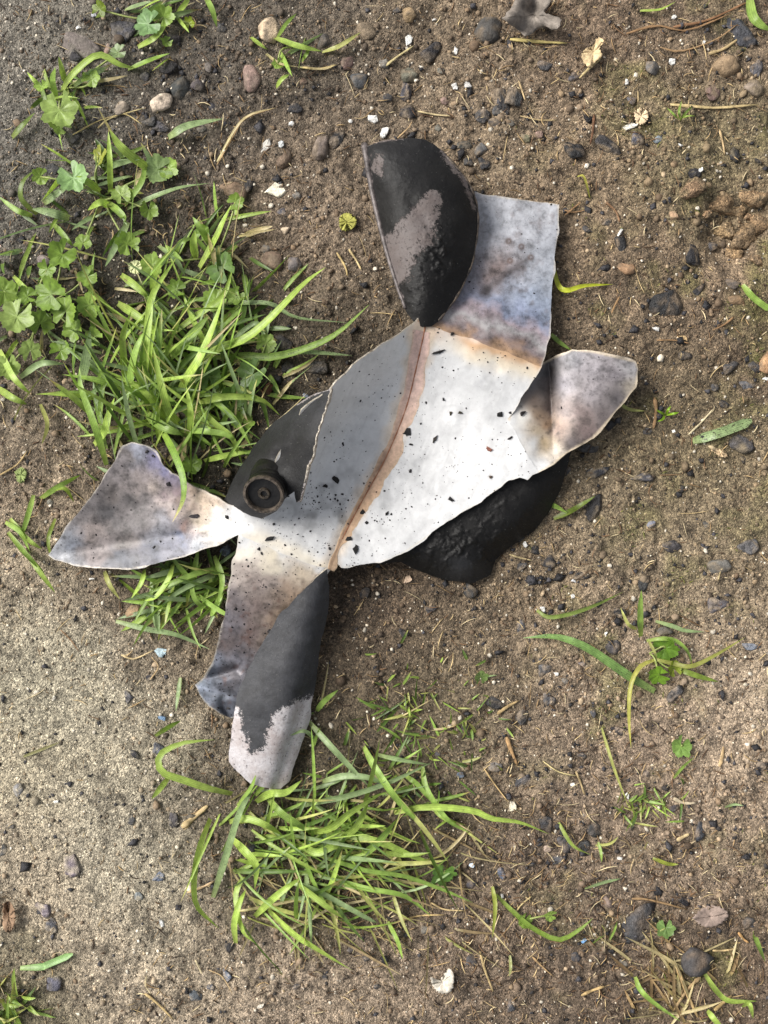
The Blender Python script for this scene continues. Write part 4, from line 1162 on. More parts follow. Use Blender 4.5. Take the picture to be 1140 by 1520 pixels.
# --- tuft below the curled tail
t3 = plant('grass_tuft', 430, 1270, 'wide green grass tuft spreading below the curled black tail', 'grass')
for pts, w, c, kw in [
    ([(345, 1178), (310, 1170), (271, 1157), (240, 1145), (238, 1120), (271, 1103), (318, 1098)], 12, G_BRIGHT, dict(zm=14, z1=8)),
    ([(250, 1155), (236, 1172), (225, 1186)], 9, G_BRIGHT, dict(zm=9)),
    ([(312, 1215), (297, 1255), (288, 1300), (292, 1345), (325, 1378)], 11, G_BRIGHT, dict(zm=14, z1=4, dirt=0.5)),
    ([(316, 1332), (334, 1275), (356, 1205), (378, 1170)], 11, G_GREY, dict(zm=14, z1=8, dirt=0.5)),
    ([(378, 1360), (410, 1330), (447, 1302)], 11, G_BRIGHT, dict(zm=16, z1=10)),
    ([(437, 1308), (477, 1339), (510, 1364)], 11, G_BRIGHT, dict(zm=15, z1=6)),
    ([(398, 1350), (435, 1385), (477, 1412), (522, 1440)], 13, G_BRIGHT, dict(zm=14, z1=3)),
    ([(585, 1206), (636, 1197), (700, 1202), (730, 1214), (772, 1220), (815, 1238)], 12, G_BRIGHT, dict(zm=14, z1=4)),
    ([(380, 1190), (400, 1178), (425, 1176), (448, 1158)], 12, G_BRIGHT, dict(zm=14, z1=10, over=True)), ([(470, 1100), (452, 1085), (430, 1092)], 6, G_GREY, dict(zm=12, z1=10, over=True)), ([(352, 1196), (372, 1170), (380, 1150)], 6, G_MID, dict(zm=16, z1=12, over=True)),
    ([(456, 1236), (490, 1228), (520, 1205), (570, 1176)], 14, G_BRIGHT, dict(zm=20, z1=12)),
    ([(540, 1108), (559, 1143), (591, 1189), (634, 1234)], 11, G_MID, dict(zm=13, z1=5)),
    ([(627, 1137), (634, 1172), (664, 1216), (697, 1236)], 9, G_MID, dict(zm=9)),
    ([(463, 1266), (500, 1278), (545, 1292), (600, 1300), (659, 1321), (702, 1340)], 9, G_MID, dict(zm=11, z1=3)),
    ([(456, 1068), (499, 1116), (548, 1168)], 10, G_GREY, dict(zm=12, z1=6)),
    ([(470, 1056), (480, 1042), (502, 1024)], 9, G_MID, dict(zm=7)),
    ([(576, 1368), (590, 1395), (598, 1424)], 9, G_MID, dict(zm=6)),
    ([(478, 1160), (510, 1152), (545, 1154), (575, 1165)], 10, G_GREY, dict(zm=11)),
    ([(395, 1180), (415, 1205), (440, 1222), (470, 1240)], 11, G_MID, dict(zm=14)),
    ([(340, 1220), (365, 1215), (395, 1225), (420, 1240)], 11, G_BRIGHT, dict(zm=14)),
    ([(345, 1245), (365, 1265), (380, 1285), (378, 1320)], 12, G_BRIGHT, dict(zm=14)),
    ([(350, 1400), (348, 1370), (356, 1340), (365, 1320)], 10, G_BRIGHT, dict(zm=12)),
    ([(362, 1300), (350, 1330), (360, 1380), (378, 1400)], 9, G_BRIGHT, dict(zm=9)),
    ([(470, 1240), (520, 1240), (570, 1252), (610, 1270), (665, 1290)], 11, G_BRIGHT, dict(zm=14, z1=4)),
    ([(430, 1200), (470, 1190), (520, 1180), (580, 1160), (640, 1132)], 10, G_GREY, dict(zm=13, z1=6)),
    ([(530, 1275), (560, 1250), (590, 1215)], 13, G_MID, dict(zm=15)),
    ([(500, 1250), (530, 1225), (548, 1185)], 12, G_BRIGHT, dict(zm=18)),
    ([(440, 1250), (470, 1265), (500, 1255), (540, 1262)], 12, G_BRIGHT, dict(zm=17)),
    ([(480, 1300), (540, 1318), (600, 1330), (640, 1360)], 8, G_MID, dict(zm=9)),
    ([(430, 1310), (470, 1322), (540, 1360), (560, 1370)], 8, G_GREY, dict(zm=9)),
    ([(230, 1092), (252, 1078), (268, 1070)], 8, (112, 140, 50), dict(zm=5)),
    ([(640, 1196), (660, 1215), (690, 1225)], 7, G_BRIGHT, dict(zm=6)), ([(560, 1120), (600, 1128), (640, 1135)], 9, G_GREY, dict(zm=8)), ([(600, 1150), (620, 1165), (640, 1190)], 8, G_MID, dict(zm=9)),
]:
    hero(t3, pts, w, c, **kw)
for i in range(150):
    bx_, by_ = random.gauss(440, 62), random.gauss(1265, 52)
    if not (320 < bx_ < 640 and 1150 < by_ < 1390): continue
    wild(t3, (bx_, by_), random.gauss(-5, 50), random.uniform(55, 150), random.uniform(10, 50), random.uniform(40, 120), random.uniform(2.5, 8), random.choice(GREENS), dirt=random.uniform(0.1, 0.5))
for i in range(85):
    bx_, by_ = random.uniform(320, 690), random.uniform(1180, 1400)
    wild(t3, (bx_, by_), random.gauss(-20, 40), random.uniform(50, 120), random.uniform(3, 15), random.uniform(5, 40), random.uniform(2.5, 5), random.choice([G_DRY, G_DRY, G_YEL, (150, 130, 96)]), dirt=0.4)
for i in range(40):
    bx_, by_ = random.uniform(460, 650), random.uniform(1040, 1200)
    wild(t3, (bx_, by_), random.uniform(0, 360), random.uniform(25, 70), random.uniform(5, 40), random.uniform(20, 80), random.uniform(3, 6), random.choice([G_DRY, G_MID, G_DARK, G_MID]), dirt=0.4)

# --- fine sprouting grass between the tail and the open soil
t4 = plant('sprouting_grass', 640, 1080, 'thin young sprouts of grass on bare soil right of the black tail', 'grass')
for i in range(120):
    wild(t4, (random.gauss(640, 55), random.gauss(1085, 55)), random.uniform(0, 360), random.uniform(12, 38), random.uniform(10, 60), random.uniform(10, 70), random.uniform(2, 4.5), random.choice([G_MID, G_BRIGHT, G_DARK, G_YEL]), seg=6)
t4 = plant('sprouting_grass', 960, 1190, 'small patch of thin sprouts low on the right-hand soil', 'grass')
for i in range(40):
    wild(t4, (random.gauss(960, 26), random.gauss(1192, 12)), random.uniform(0, 360), random.uniform(14, 42), random.uniform(10, 50), random.uniform(10, 60), random.uniform(2, 4.5), random.choice([G_MID, G_BRIGHT, G_DARK, G_YEL]), seg=6)

# --- grass plant on the right
t5 = plant('grass_plant', 965, 970, 'sprawling broad-bladed grass plant on the right-hand soil with a torn leaf', 'grass')
for pts, w, c, kw in [
    ([(972, 1026), (940, 1008), (912, 989), (868, 960), (824, 945), (776, 947)], 14, (118, 150, 84), dict(zm=9, z1=3, dirt=0.7)),
    ([(951, 945), (950, 910), (952, 876)], 10, G_MID, dict(zm=11, z1=9)), ([(945, 934), (932, 926), (921, 902)], 6, G_YEL, dict(zm=7)),
    ([(960, 951), (985, 948), (1006, 953), (1022, 970), (1028, 994)], 7, G_MID, dict(zm=11, z1=4)),
    ([(975, 978), (950, 990), (936, 1020), (934, 1070), (937, 1112)], 7, (168, 166, 82), dict(zm=9, z1=2)),
    ([(970, 978), (1000, 985), (1026, 989), (1061, 973), (1106, 946)], 7, (166, 170, 86), dict(zm=8, z1=2)),
    ([(1004, 992), (1035, 1003), (1066, 1012)], 9, (134, 156, 66), dict(zm=6)), ([(973, 922), (1000, 930), (1017, 936), (1046, 938)], 7, G_GREY, dict(zm=6)),
    ([(962, 950), (970, 965), (976, 980)], 5, G_YEL, dict(zm=8)),
]:
    hero(t5, pts, w, c, **kw)
mallow_leaf(t5, 988, 962, 19, 6, 0.5, 200, (104, 140, 48)); mallow_leaf(t5, 978, 1002, 15, 5, 0.5, 20, (112, 148, 44)); mallow_leaf(t5, 1000, 992, 12, 6, 0.5, 300, (150, 166, 60))

# --- small grass along the left and bottom margins
t6 = plant('grass_plant', 40, 790, 'little grass plant left of the wing flap tip', 'grass')
for pts in ([(15, 770), (40, 800), (62, 815)], [(12, 790), (40, 825), (66, 850)], [(50, 735), (40, 770), (30, 800)], [(8, 775), (30, 790), (45, 820)], [(60, 740), (90, 720), (120, 705)], [(70, 730), (95, 725), (110, 745)], [(82, 770), (72, 800), (76, 830)], [(36, 815), (60, 850), (82, 880)]):
    hero(t6, pts, random.uniform(6, 9), random.choice([G_MID, G_BRIGHT, (130, 150, 60)]), zm=8, z1=3)
t7 = plant('grass_tuft', 20, 1500, 'grass tuft cut off by the bottom left corner', 'grass')
for i in range(34):
    wild(t7, (random.uniform(-20, 40), random.uniform(1475, 1540)), random.gauss(80, 70), random.uniform(25, 60), random.uniform(10, 60), random.uniform(30, 90), random.uniform(4, 8), random.choice([G_MID, G_BRIGHT, G_YEL, G_DARK]))
t8 = plant('grass_tuft', 985, 1505, 'grass and dry stalks cut off by the bottom right edge', 'grass')
for pts, w, c in [([(943, 1450), (950, 1468), (969, 1487), (1010, 1516)], 8, G_MID), ([(1046, 1446), (1062, 1470), (1082, 1486), (1124, 1486)], 10, G_BRIGHT), ([(1118, 1384), (1124, 1400), (1136, 1428)], 9, G_MID), ([(1050, 1500), (1062, 1515), (1075, 1530)], 9, G_BRIGHT), ([(1100, 1495), (1112, 1490), (1118, 1512)], 8, G_BRIGHT)]:
    hero(t8, pts, w, c, zm=8, z1=3)
for i in range(42):
    wild(t8, (random.gauss(1020, 40), random.gauss(1480, 26)), random.gauss(130, 45), random.uniform(40, 110), random.uniform(2, 16), random.uniform(0, 30), random.uniform(3, 6), random.choice([G_DRY, (170, 144, 104), (140, 116, 84), G_DRY]), seg=6, dirt=0.5)

# --- weeds of the upper left
def weed(px, py, label, blades, leaves, extra=0, spread=30):
    p = plant('mallow_weed', px, py, label, 'weed')
    for pts, w, c, kw in blades: hero(p, pts, w, c, **kw)
    for lf in leaves: mallow_leaf(p, *lf)
    for i in range(extra):
        wild(p, (random.gauss(px, spread), random.gauss(py, spread)), random.uniform(0, 360), random.uniform(25, 75), random.uniform(8, 50), random.uniform(20, 90), random.uniform(4, 9), random.choice([G_MID, G_GREY, G_DARK, G_BRIGHT, G_DRY]), dirt=0.6)
    return p
weed(100, 130, 'weed with one pleated round leaf and arching blades near the top left', [
    ([(92, 137), (107, 112), (145, 82), (177, 96), (200, 101)], 11, G_BRIGHT, dict(zm=14, z1=5)), ([(190, 103), (221, 90), (252, 79)], 9, G_MID, dict(zm=6)), ([(98, 125), (92, 105), (87, 84)], 9, G_BRIGHT, dict(zm=12, z1=10)),
    ([(62, 132), (52, 120), (40, 107)], 8, G_BRIGHT, dict(zm=8)), ([(18, 204), (35, 185), (52, 167)], 10, (108, 128, 58), dict(zm=6)), ([(85, 150), (78, 120), (82, 100)], 9, G_MID, dict(zm=12)), ([(110, 128), (135, 108), (150, 100)], 8, G_GREY, dict(zm=8)), ([(104, 122), (150, 120), (190, 112)], 7, G_DRY, dict(zm=5))],
    [(88, 164, 25, 14, 0.35, 90), (136, 117, 13, 8), (88, 185, 15, 6, 0.6), (62, 128, 10, 7, 0.6), (175, 78, 12, 6, 0.5, 20, (140, 160, 110))], 16, 22)
weed(150, 290, 'weed with a cupped leaf and one long pointed blade below the pleated one', [
    ([(230, 256), (202, 238), (177, 216), (163, 193)], 15, G_BRIGHT, dict(zm=17, z1=16)), ([(164, 288), (163, 241), (161, 195)], 9, G_BRIGHT, dict(zm=13, z1=15)), ([(250, 204), (278, 187), (332, 176)], 12, G_GREY, dict(zm=9, z1=3, dirt=0.6)),
    ([(189, 310), (230, 292), (268, 279), (311, 272)], 11, G_GREY, dict(zm=9, z1=4, dirt=0.7)), ([(103, 324), (79, 316), (47, 310)], 14, G_GREY, dict(zm=10, dirt=0.7)), ([(48, 320), (25, 312), (-2, 292)], 9, G_MID, dict(zm=7)),
    ([(55, 318), (32, 295), (34, 270), (52, 252)], 9, (120, 140, 66), dict(zm=9)), ([(190, 330), (174, 361), (156, 396)], 11, G_GREY, dict(zm=9)), ([(79, 332), (95, 350), (108, 365)], 9, G_MID, dict(zm=8)), ([(65, 302), (84, 288), (104, 274)], 11, G_GREY, dict(zm=9, dirt=0.7)),
    ([(150, 285), (130, 270), (112, 262)], 12, G_BRIGHT, dict(zm=16, z1=15)), ([(160, 300), (180, 318), (186, 330)], 11, G_MID, dict(zm=15)), ([(165, 310), (150, 300), (130, 312)], 11, G_BRIGHT, dict(zm=14)), ([(185, 305), (210, 270), (215, 240)], 9, G_MID, dict(zm=12))],
    [(109, 264, 22, 15, 0.35, 120, (142, 176, 112)), (234, 252, 20, 6, 0.7, None, (148, 172, 110)), (250, 250, 15, 5), (189, 362, 17, 8), (221, 312, 13, 6), (123, 361, 12, 8), (180, 290, 14, 9), (150, 232, 14, 7, 0.8, None, (166, 172, 74)), (60, 262, 12, 6)], 36, 42)
weed(60, 450, 'clump of round scalloped mallow leaves at the left edge', [
    ([(0, 520), (20, 560), (45, 585)], 10, G_BRIGHT, dict(zm=14)), ([(-4, 575), (18, 590), (40, 600)], 11, G_BRIGHT, dict(zm=12)), ([(30, 560), (60, 540), (95, 540)], 10, G_GREY, dict(zm=9)), ([(20, 410), (40, 430), (60, 440)], 8, G_BRIGHT, dict(zm=10)), ([(60, 600), (70, 630), (62, 660)], 7, G_YEL, dict(zm=6))],
    [(76, 437, 24, 17, 0.3), (25, 470, 25, 16, 0.3), (98, 462, 21, 15, 0.35), (5, 432, 20, 14, 0.3), (133, 453, 17, 11), (92, 378, 20, 14, 0.35), (60, 480, 18, 11), (110, 490, 16, 9), (40, 440, 14, 12), (12, 545, 17, 9), (45, 520, 15, 8), (130, 410, 15, 8), (140, 500, 14, 7), (90, 520, 15, 6), (70, 400, 14, 9)], 34, 45)
weed(320, 380, 'stout pale shoot with folded leaves above the dense tuft', [
    ([(296, 398), (319, 358), (332, 330), (344, 303)], 14, G_BRIGHT, dict(zm=17, z1=18)), ([(313, 362), (300, 342), (286, 322)], 11, G_MID, dict(zm=15, z1=13)), ([(291, 384), (287, 362), (289, 343)], 12, G_BRIGHT, dict(zm=12, z1=12)), ([(180, 408), (205, 427), (223, 445)], 12, G_BRIGHT, dict(zm=14)),
    ([(310, 370), (340, 375), (370, 400)], 7, G_DRY, dict(zm=4)), ([(260, 380), (268, 360), (290, 352)], 8, G_MID, dict(zm=8)), ([(225, 440), (232, 400), (260, 366)], 10, G_BRIGHT, dict(zm=15)), ([(235, 365), (260, 385), (275, 410)], 9, G_GREY, dict(zm=8))],
    [(331, 398, 22, 7, 0.4, None, (112, 142, 76)), (319, 446, 17, 6), (227, 393, 17, 7), (300, 345, 12, 6), (262, 430, 14, 7), (350, 440, 13, 5), (350, 300, 12, 8)], 30, 40)
weed(375, 560, 'dull flattened mallow leaves between the tuft and the valve shoulder', [([(420, 560), (450, 545), (470, 530)], 5, G_DRY, dict(zm=4)), ([(405, 600), (425, 575), (440, 560)], 6, G_DRY, dict(zm=5))],
    [(375, 556, 22, 8, 0.4, None, (96, 124, 62)), (345, 590, 18, 7, 0.4, None, (92, 122, 58)), (310, 560, 18, 9, 0.4, None, (100, 130, 60)), (395, 510, 14, 5), (360, 625, 16, 6), (320, 500, 16, 8, 0.4, None, (98, 128, 62)), (285, 690, 14, 6)], 16, 30)
weed(235, 25, 'small weed at the top edge with pale notched leaves', [([(205, 70), (230, 55), (250, 32)], 9, G_BRIGHT, dict(zm=9)), ([(262, 22), (275, 5), (282, -6)], 8, G_BRIGHT, dict(zm=8)), ([(305, -5), (315, 15), (322, 40)], 9, G_MID, dict(zm=8)), ([(185, 15), (205, 8), (225, 2)], 9, G_GREY, dict(zm=5))],
    [(220, 36, 19, 9, 0.4, None, (132, 166, 108)), (243, 24, 15, 7), (280, 35, 9, 5, 0.5, None, (142, 160, 40)), (248, 62, 8, 4), (148, 14, 12, 5, 0.4, None, (120, 140, 44))], 12, 24)
weed(440, 70, 'thin weed with two long leaf blades left of the cream stone at the top', [([(405, 55), (440, 68), (478, 76)], 11, G_BRIGHT, dict(zm=9, z1=4)), ([(478, 78), (505, 68), (535, 48)], 8, G_YEL, dict(zm=5)), ([(372, 55), (385, 66), (398, 74)], 8, G_BRIGHT, dict(zm=6)), ([(410, 130), (418, 118), (430, 110)], 7, G_BRIGHT, dict(zm=6)), ([(412, 55), (425, 35), (440, 20)], 6, G_MID, dict(zm=8)), ([(395, 80), (415, 95), (445, 100)], 6, G_DRY, dict(zm=4)), ([(445, 100), (480, 103), (498, 97)], 5, G_DRY, dict(zm=3)), ([(322, 240), (350, 190), (372, 170), (408, 160)], 4, G_DRY, dict(zm=4)), ([(448, 92), (455, 80), (460, 70)], 6, G_MID, dict(zm=7))], [(412, 95, 8, 4)], 3, 12)
weed(660, 1297, 'single crinkled mallow leaf right of the lower grass tuft', [([(640, 1320), (655, 1310), (668, 1300)], 4, G_DRY, dict(zm=3))], [(658, 1296, 18, 7, 0.4, 80, (122, 164, 76))])
weed(988, 1378, 'tiny lobed seedling leaf beside the big charcoal lump', [], [(988, 1378, 13, 4, 0.2, 90, (128, 160, 90))])
weed(778, 1366, 'tiny pair of pale seedling leaves among dry stalks at lower right', [], [(779, 1366, 11, 4), (817, 1358, 9, 4)])
weed(1010, 1115, 'torn pale green leaf with its stalk on the light soil at right', [([(1000, 1155), (1012, 1140), (1030, 1124)], 6, G_MID, dict(zm=4))], [(1011, 1108, 15, 4, 0.3, 70, (132, 166, 84))])
weed(715, 1005, 'tiny round seedling leaf on the soil below the sooty underside', [([(716, 1006), (728, 1003), (738, 1002)], 3, G_GREY, dict(zm=3))], [(714, 1005, 10, 4, 0.3, None, (126, 150, 84))])
weed(1010, 165, 'small feathery sprout under the long pale straw at top right', [([(1010, 180), (1008, 165), (1012, 150)], 4, G_MID, dict(zm=9)), ([(1010, 178), (1020, 165), (1028, 158)], 4, G_MID, dict(zm=7)), ([(1008, 178), (998, 168), (990, 160)], 4, G_MID, dict(zm=7)), ([(1010, 176), (1022, 172), (1032, 172)], 3, G_BRIGHT, dict(zm=5))], [])
weed(990, 612, 'tiny bright green sprout right of the side flap', [([(988, 616), (980, 612), (974, 608)], 4, (132, 170, 40), dict(zm=5)), ([(988, 616), (992, 608), (996, 602)], 4, (132, 170, 40), dict(zm=6)), ([(988, 616), (1000, 614), (1008, 612)], 4, (132, 170, 40), dict(zm=5)), ([(986, 616), (984, 622), (976, 626)], 4, (132, 170, 40), dict(zm=4))], [])
weed(870, 1390, 'thin creeping grass sprig beside the big charcoal lump', [([(736, 1328), (760, 1352), (789, 1377), (829, 1395), (860, 1380), (880, 1363)], 8, (140, 168, 70), dict(zm=7, z1=4)), ([(731, 1316), (735, 1345), (731, 1392)], 7, (150, 160, 72), dict(zm=6)), ([(880, 1400), (890, 1392), (900, 1388)], 5, G_MID, dict(zm=5)), ([(905, 1395), (912, 1380), (916, 1368)], 4, G_MID, dict(zm=5))], [])
weed(860, 1245, 'pale curved grass sprigs around dark stones at lower right', [([(829, 1221), (850, 1254), (877, 1269)], 7, (150, 170, 80), dict(zm=6)), ([(868, 1319), (895, 1310), (922, 1304)], 6, G_GREY, dict(zm=4)), ([(884, 1255), (905, 1252), (918, 1242)], 5, G_YEL, dict(zm=4)), ([(969, 1274), (990, 1282), (1007, 1283)], 6, (150, 160, 66), dict(zm=3)), ([(888, 1250), (892, 1265), (893, 1280)], 5, G_MID, dict(zm=4)), ([(1076, 1198), (1090, 1194), (1104, 1196)], 4, G_GREY, dict(zm=2))], [])

# --- single cut or torn blades lying on the soil
def cut(px, py, label, pts, w, c, **kw):
    o = hero(None, pts, w, c, name='cut_blade', **kw)
    tag(o, label, 'grass blade')
cut(0, 0, 'speckled cut grass blade on the soil right of the side flap', [(1028, 655), (1050, 648), (1075, 640), (1116, 624)], 15, G_GREY, zm=3, z1=2, blunt=True, dirt=0.9)
cut(0, 0, 'yellow twisted blade beside the right edge of the blue panel', [(822, 398), (829, 424), (842, 431), (867, 424), (910, 422)], 8, (186, 194, 60), zm=5, z1=2)
cut(0, 0, 'green blade at the right edge above the tan stone', [(1102, 423), (1118, 442), (1142, 460)], 10, G_MID, zm=4, blunt=True)
cut(0, 0, 'short green blade poking out between blue panel and side flap', [(818, 496), (830, 508), (848, 520)], 9, G_MID, zm=3)
cut(0, 0, 'pale thin blade touching the tip of the side flap', [(918, 598), (935, 608), (957, 610)], 6, G_YEL, zm=3)
cut(0, 0, 'dull green blade right of the sooty underside', [(822, 770), (850, 757), (884, 736)], 9, (112, 130, 52), zm=3)
cut(0, 0, 'short bright blade end beside the sooty underside', [(814, 747), (826, 752), (842, 761)], 9, G_MID, zm=3)
cut(0, 0, 'thin blade arched over the soil left of the broad-bladed plant', [(797, 906), (815, 916), (850, 910), (886, 897), (926, 878)], 7, (140, 162, 80), zm=5, z1=2)
cut(0, 0, 'grey green blade pointing at the lower strip from the left', [(172, 922), (215, 933), (262, 942), (312, 964)], 9, G_GREY, zm=5, z1=3, dirt=0.6)
cut(0, 0, 'short grey green blade on packed soil left of the crumpled strip foot', [(268, 1006), (265, 1030), (261, 1056)], 8, G_GREY, zm=3)
cut(0, 0, 'cut blade with a kink lying on the packed soil at lower left', [(30, 1437), (62, 1435), (70, 1432), (108, 1416)], 10, (140, 176, 110), zm=2.5, z1=2, blunt=True)
cut(0, 0, 'thick green blade hanging in at the top right corner', [(1112, -10), (1116, 20), (1126, 34), (1145, 46)], 14, G_MID, zm=8, z1=5)
cut(0, 0, 'green blade lying along the top edge at right', [(950, 16), (980, 14), (1004, 2)], 6, G_BRIGHT, zm=4)
cut(0, 0, 'yellow green hooked stem right of the folded black shoulder', [(857, 262), (866, 262), (872, 280), (876, 296)], 5, (190, 186, 90), zm=6, z1=1)
cut(0, 0, 'faint dry blade on the packed soil at far left', [(35, 1123), (60, 1113), (90, 1101)], 5, (160, 156, 110), zm=1.5, z1=1)
cut(0, 0, 'pale stem rising beside the lower flakes at the bottom', [(757, 1418), (758, 1435), (756, 1450)], 5, (166, 170, 110), zm=3)
cut(0, 0, 'long yellowing blade drooping over the soil below the broad plant', [(893, 1080), (905, 1120), (915, 1150), (932, 1195)], 5, (166, 170, 96), zm=4, z1=1)

# ------------------------------------------------------------------ stones, charcoal and litter
LAND = [('folded black shoulder', 625, 340), ('blue tinted panel', 765, 400), ('side flap', 880, 590), ('sooty underside', 720, 810), ('curled black tail', 420, 1040), ('left wing flap', 180, 780),
        ('dense grass tuft', 240, 560), ('lower grass tuft', 450, 1270), ('broad-bladed grass plant', 965, 970), ('clay clods', 1095, 330), ('grey dead leaf', 790, 22), ('tan dead leaf', 880, 78),
        ('big charcoal lump', 945, 1370), ('pleated round leaf', 88, 162), ('speckled cut blade', 1070, 641), ('kinked cut blade', 70, 1430), ('pale dead leaf', 655, 1457), ('cream white stone', 240, 153), ('round dark stone', 725, 45), ('long pale straw', 1060, 157), ('yellow green leaf', 515, 329)]
ORD = ['nearest', 'second nearest', 'third nearest', 'fourth nearest', 'fifth nearest', 'sixth nearest', 'seventh nearest', 'eighth nearest', 'ninth nearest', 'tenth nearest', 'eleventh nearest', 'twelfth nearest']
PENDING = []
def later_label(o, desc, cat, px, py, group=None):
    PENDING.append((o, desc, cat, px, py, group))
def settle_labels():
    bins = {}
    for it in PENDING:
        o, desc, cat, px, py, g = it
        nm, lx, ly = min(LAND, key=lambda l: math.hypot(px - l[1], py - l[2]) + (0 if math.hypot(px - l[1], py - l[2]) > 8 else 999))
        dx, dy = px - lx, py - ly
        if abs(dx) > 2 * abs(dy): dr = 'right of' if dx > 0 else 'left of'
        elif abs(dy) > 2 * abs(dx): dr = 'below' if dy > 0 else 'above'
        else: dr = ('lower ' if dy > 0 else 'upper ') + ('right of' if dx > 0 else 'left of')
        bins.setdefault((desc, nm, dr), []).append((math.hypot(dx, dy), it))
    for (desc, nm, dr), lst in bins.items():
        lst.sort(key=lambda t: t[0])
        for i, (d, it) in enumerate(lst):
            s = f'{desc} {dr} the {nm}' + (f', {ORD[min(i, 11)]} of these' if len(lst) > 1 else '')
            tag(it[0], s, it[2], it[5])

_ico = bmesh.new(); bmesh.ops.create_icosphere(_ico, subdivisions=3, radius=1.0)
ICO_V = np.array([v.co[:] for v in _ico.verts]); ICO_F = np.array([[v.index for v in f.verts] for f in _ico.faces]); _ico.free()

def rock_mesh(w, h, tall, col, angular, seed, soil, spotty=0.35, crumbly=False):
    """irregular broken stone of w x h x tall metres, partly dusted with soil"""
    r = np.random.default_rng(seed)
    V = ICO_V.copy()
    cuts = 9 if angular else 11
    lim = np.ones(len(V)) * 1.05
    for i in range(cuts):
        n = r.normal(size=3) * np.array([1, 1, 0.8]); n /= np.linalg.norm(n)
        d = r.uniform(0.26, 0.66) if angular else r.uniform(0.42, 0.85)
        dot = V @ n
        lim = np.where(dot > 1e-3, np.minimum(lim, d / np.maximum(dot, 1e-3)), lim)
    if not angular:
        lim = 0.86 * lim + 0.14 * (1 + 0.14 * np.sin(V[:, 0] * 2.3 + seed) + 0.12 * np.sin(V[:, 1] * 3.1 + seed * 2))
    rough = 0.10 if angular else 0.08
    lim = lim * (1 + rough * fbm(V[:, 0] * 2.4 + seed, V[:, 1] * 2.4 + V[:, 2] * 2.2, seed % 97, 4))
    if crumbly:
        lim = lim * (1 + 0.35 * fbm(V[:, 0] * 3.4 + seed, V[:, 1] * 3.4 + V[:, 2] * 3, seed % 71, 4))
    V = V * lim[:, None]
    V = V - (V.max(0) + V.min(0)) / 2
    V = V / (np.abs(V).max(0) + 1e-9) * np.array([w, h, tall]) * 0.5
    me = mesh_np('stone', V, ICO_F)
    c = np.broadcast_to(lin(col), (len(V), 3)) * (1 + spotty * fbm(ICO_V[:, 0] * 2 + seed, ICO_V[:, 1] * 2 + ICO_V[:, 2], seed % 89, 3))[:, None]
    c = c * (1 + 0.025 * r.normal(size=(1, 3)))
    dust = np.clip(fbm(ICO_V[:, 0] * 1.8 + seed * 3, ICO_V[:, 1] * 1.8 - ICO_V[:, 2], seed % 83, 4) * 2.2 + r.uniform(-0.2, 0.5), 0, 1)
    c = mixc(c, np.broadcast_to(soil, c.shape), dust * 0.75)
    set_color(me, np.clip(c, 0.004, 1))
    return me

_seed = [100]
def stone(name, px, py, w, h, ang, col, angular=False, tall=None, sink=0.46, mat=None, desc=None, cat='stone', label=None, group=None, parent=None, on=None):
    _seed[0] += 7
    tall = tall if tall is not None else 0.55 * min(w, h)
    k = 0.95
    me = rock_mesh(w * S * (1.12 if angular else k), h * S * (1.12 if angular else k), tall * S, col, angular, _seed[0], soil_color(np.array([float(px)]), np.array([float(py)]))[0], crumbly=name == 'clay_clod')
    o = link(name, me, mat or (M_CHAR if angular and sum(col) < 200 else M_STONE), smooth=not angular)
    z = (gh(px, py) if on is None else on) + tall * S * (0.5 - sink)
    o.location = W(px, py, z)
    o.rotation_euler = (random.uniform(-.15, .15), random.uniform(-.15, .15), math.radians(ang))
    if label: tag(o, label, cat, group)
    elif desc: later_label(o, desc, cat, px, py, group)
    return o

BLK = (38, 37, 39); SLT = (76, 76, 80); DGY = (66, 64, 64); GRY = (112, 107, 101); BRN = (118, 98, 82); TAN = (164, 140, 112); CRM = (204, 188, 162); PNK = (140, 118, 108); WHT = (222, 220, 214)

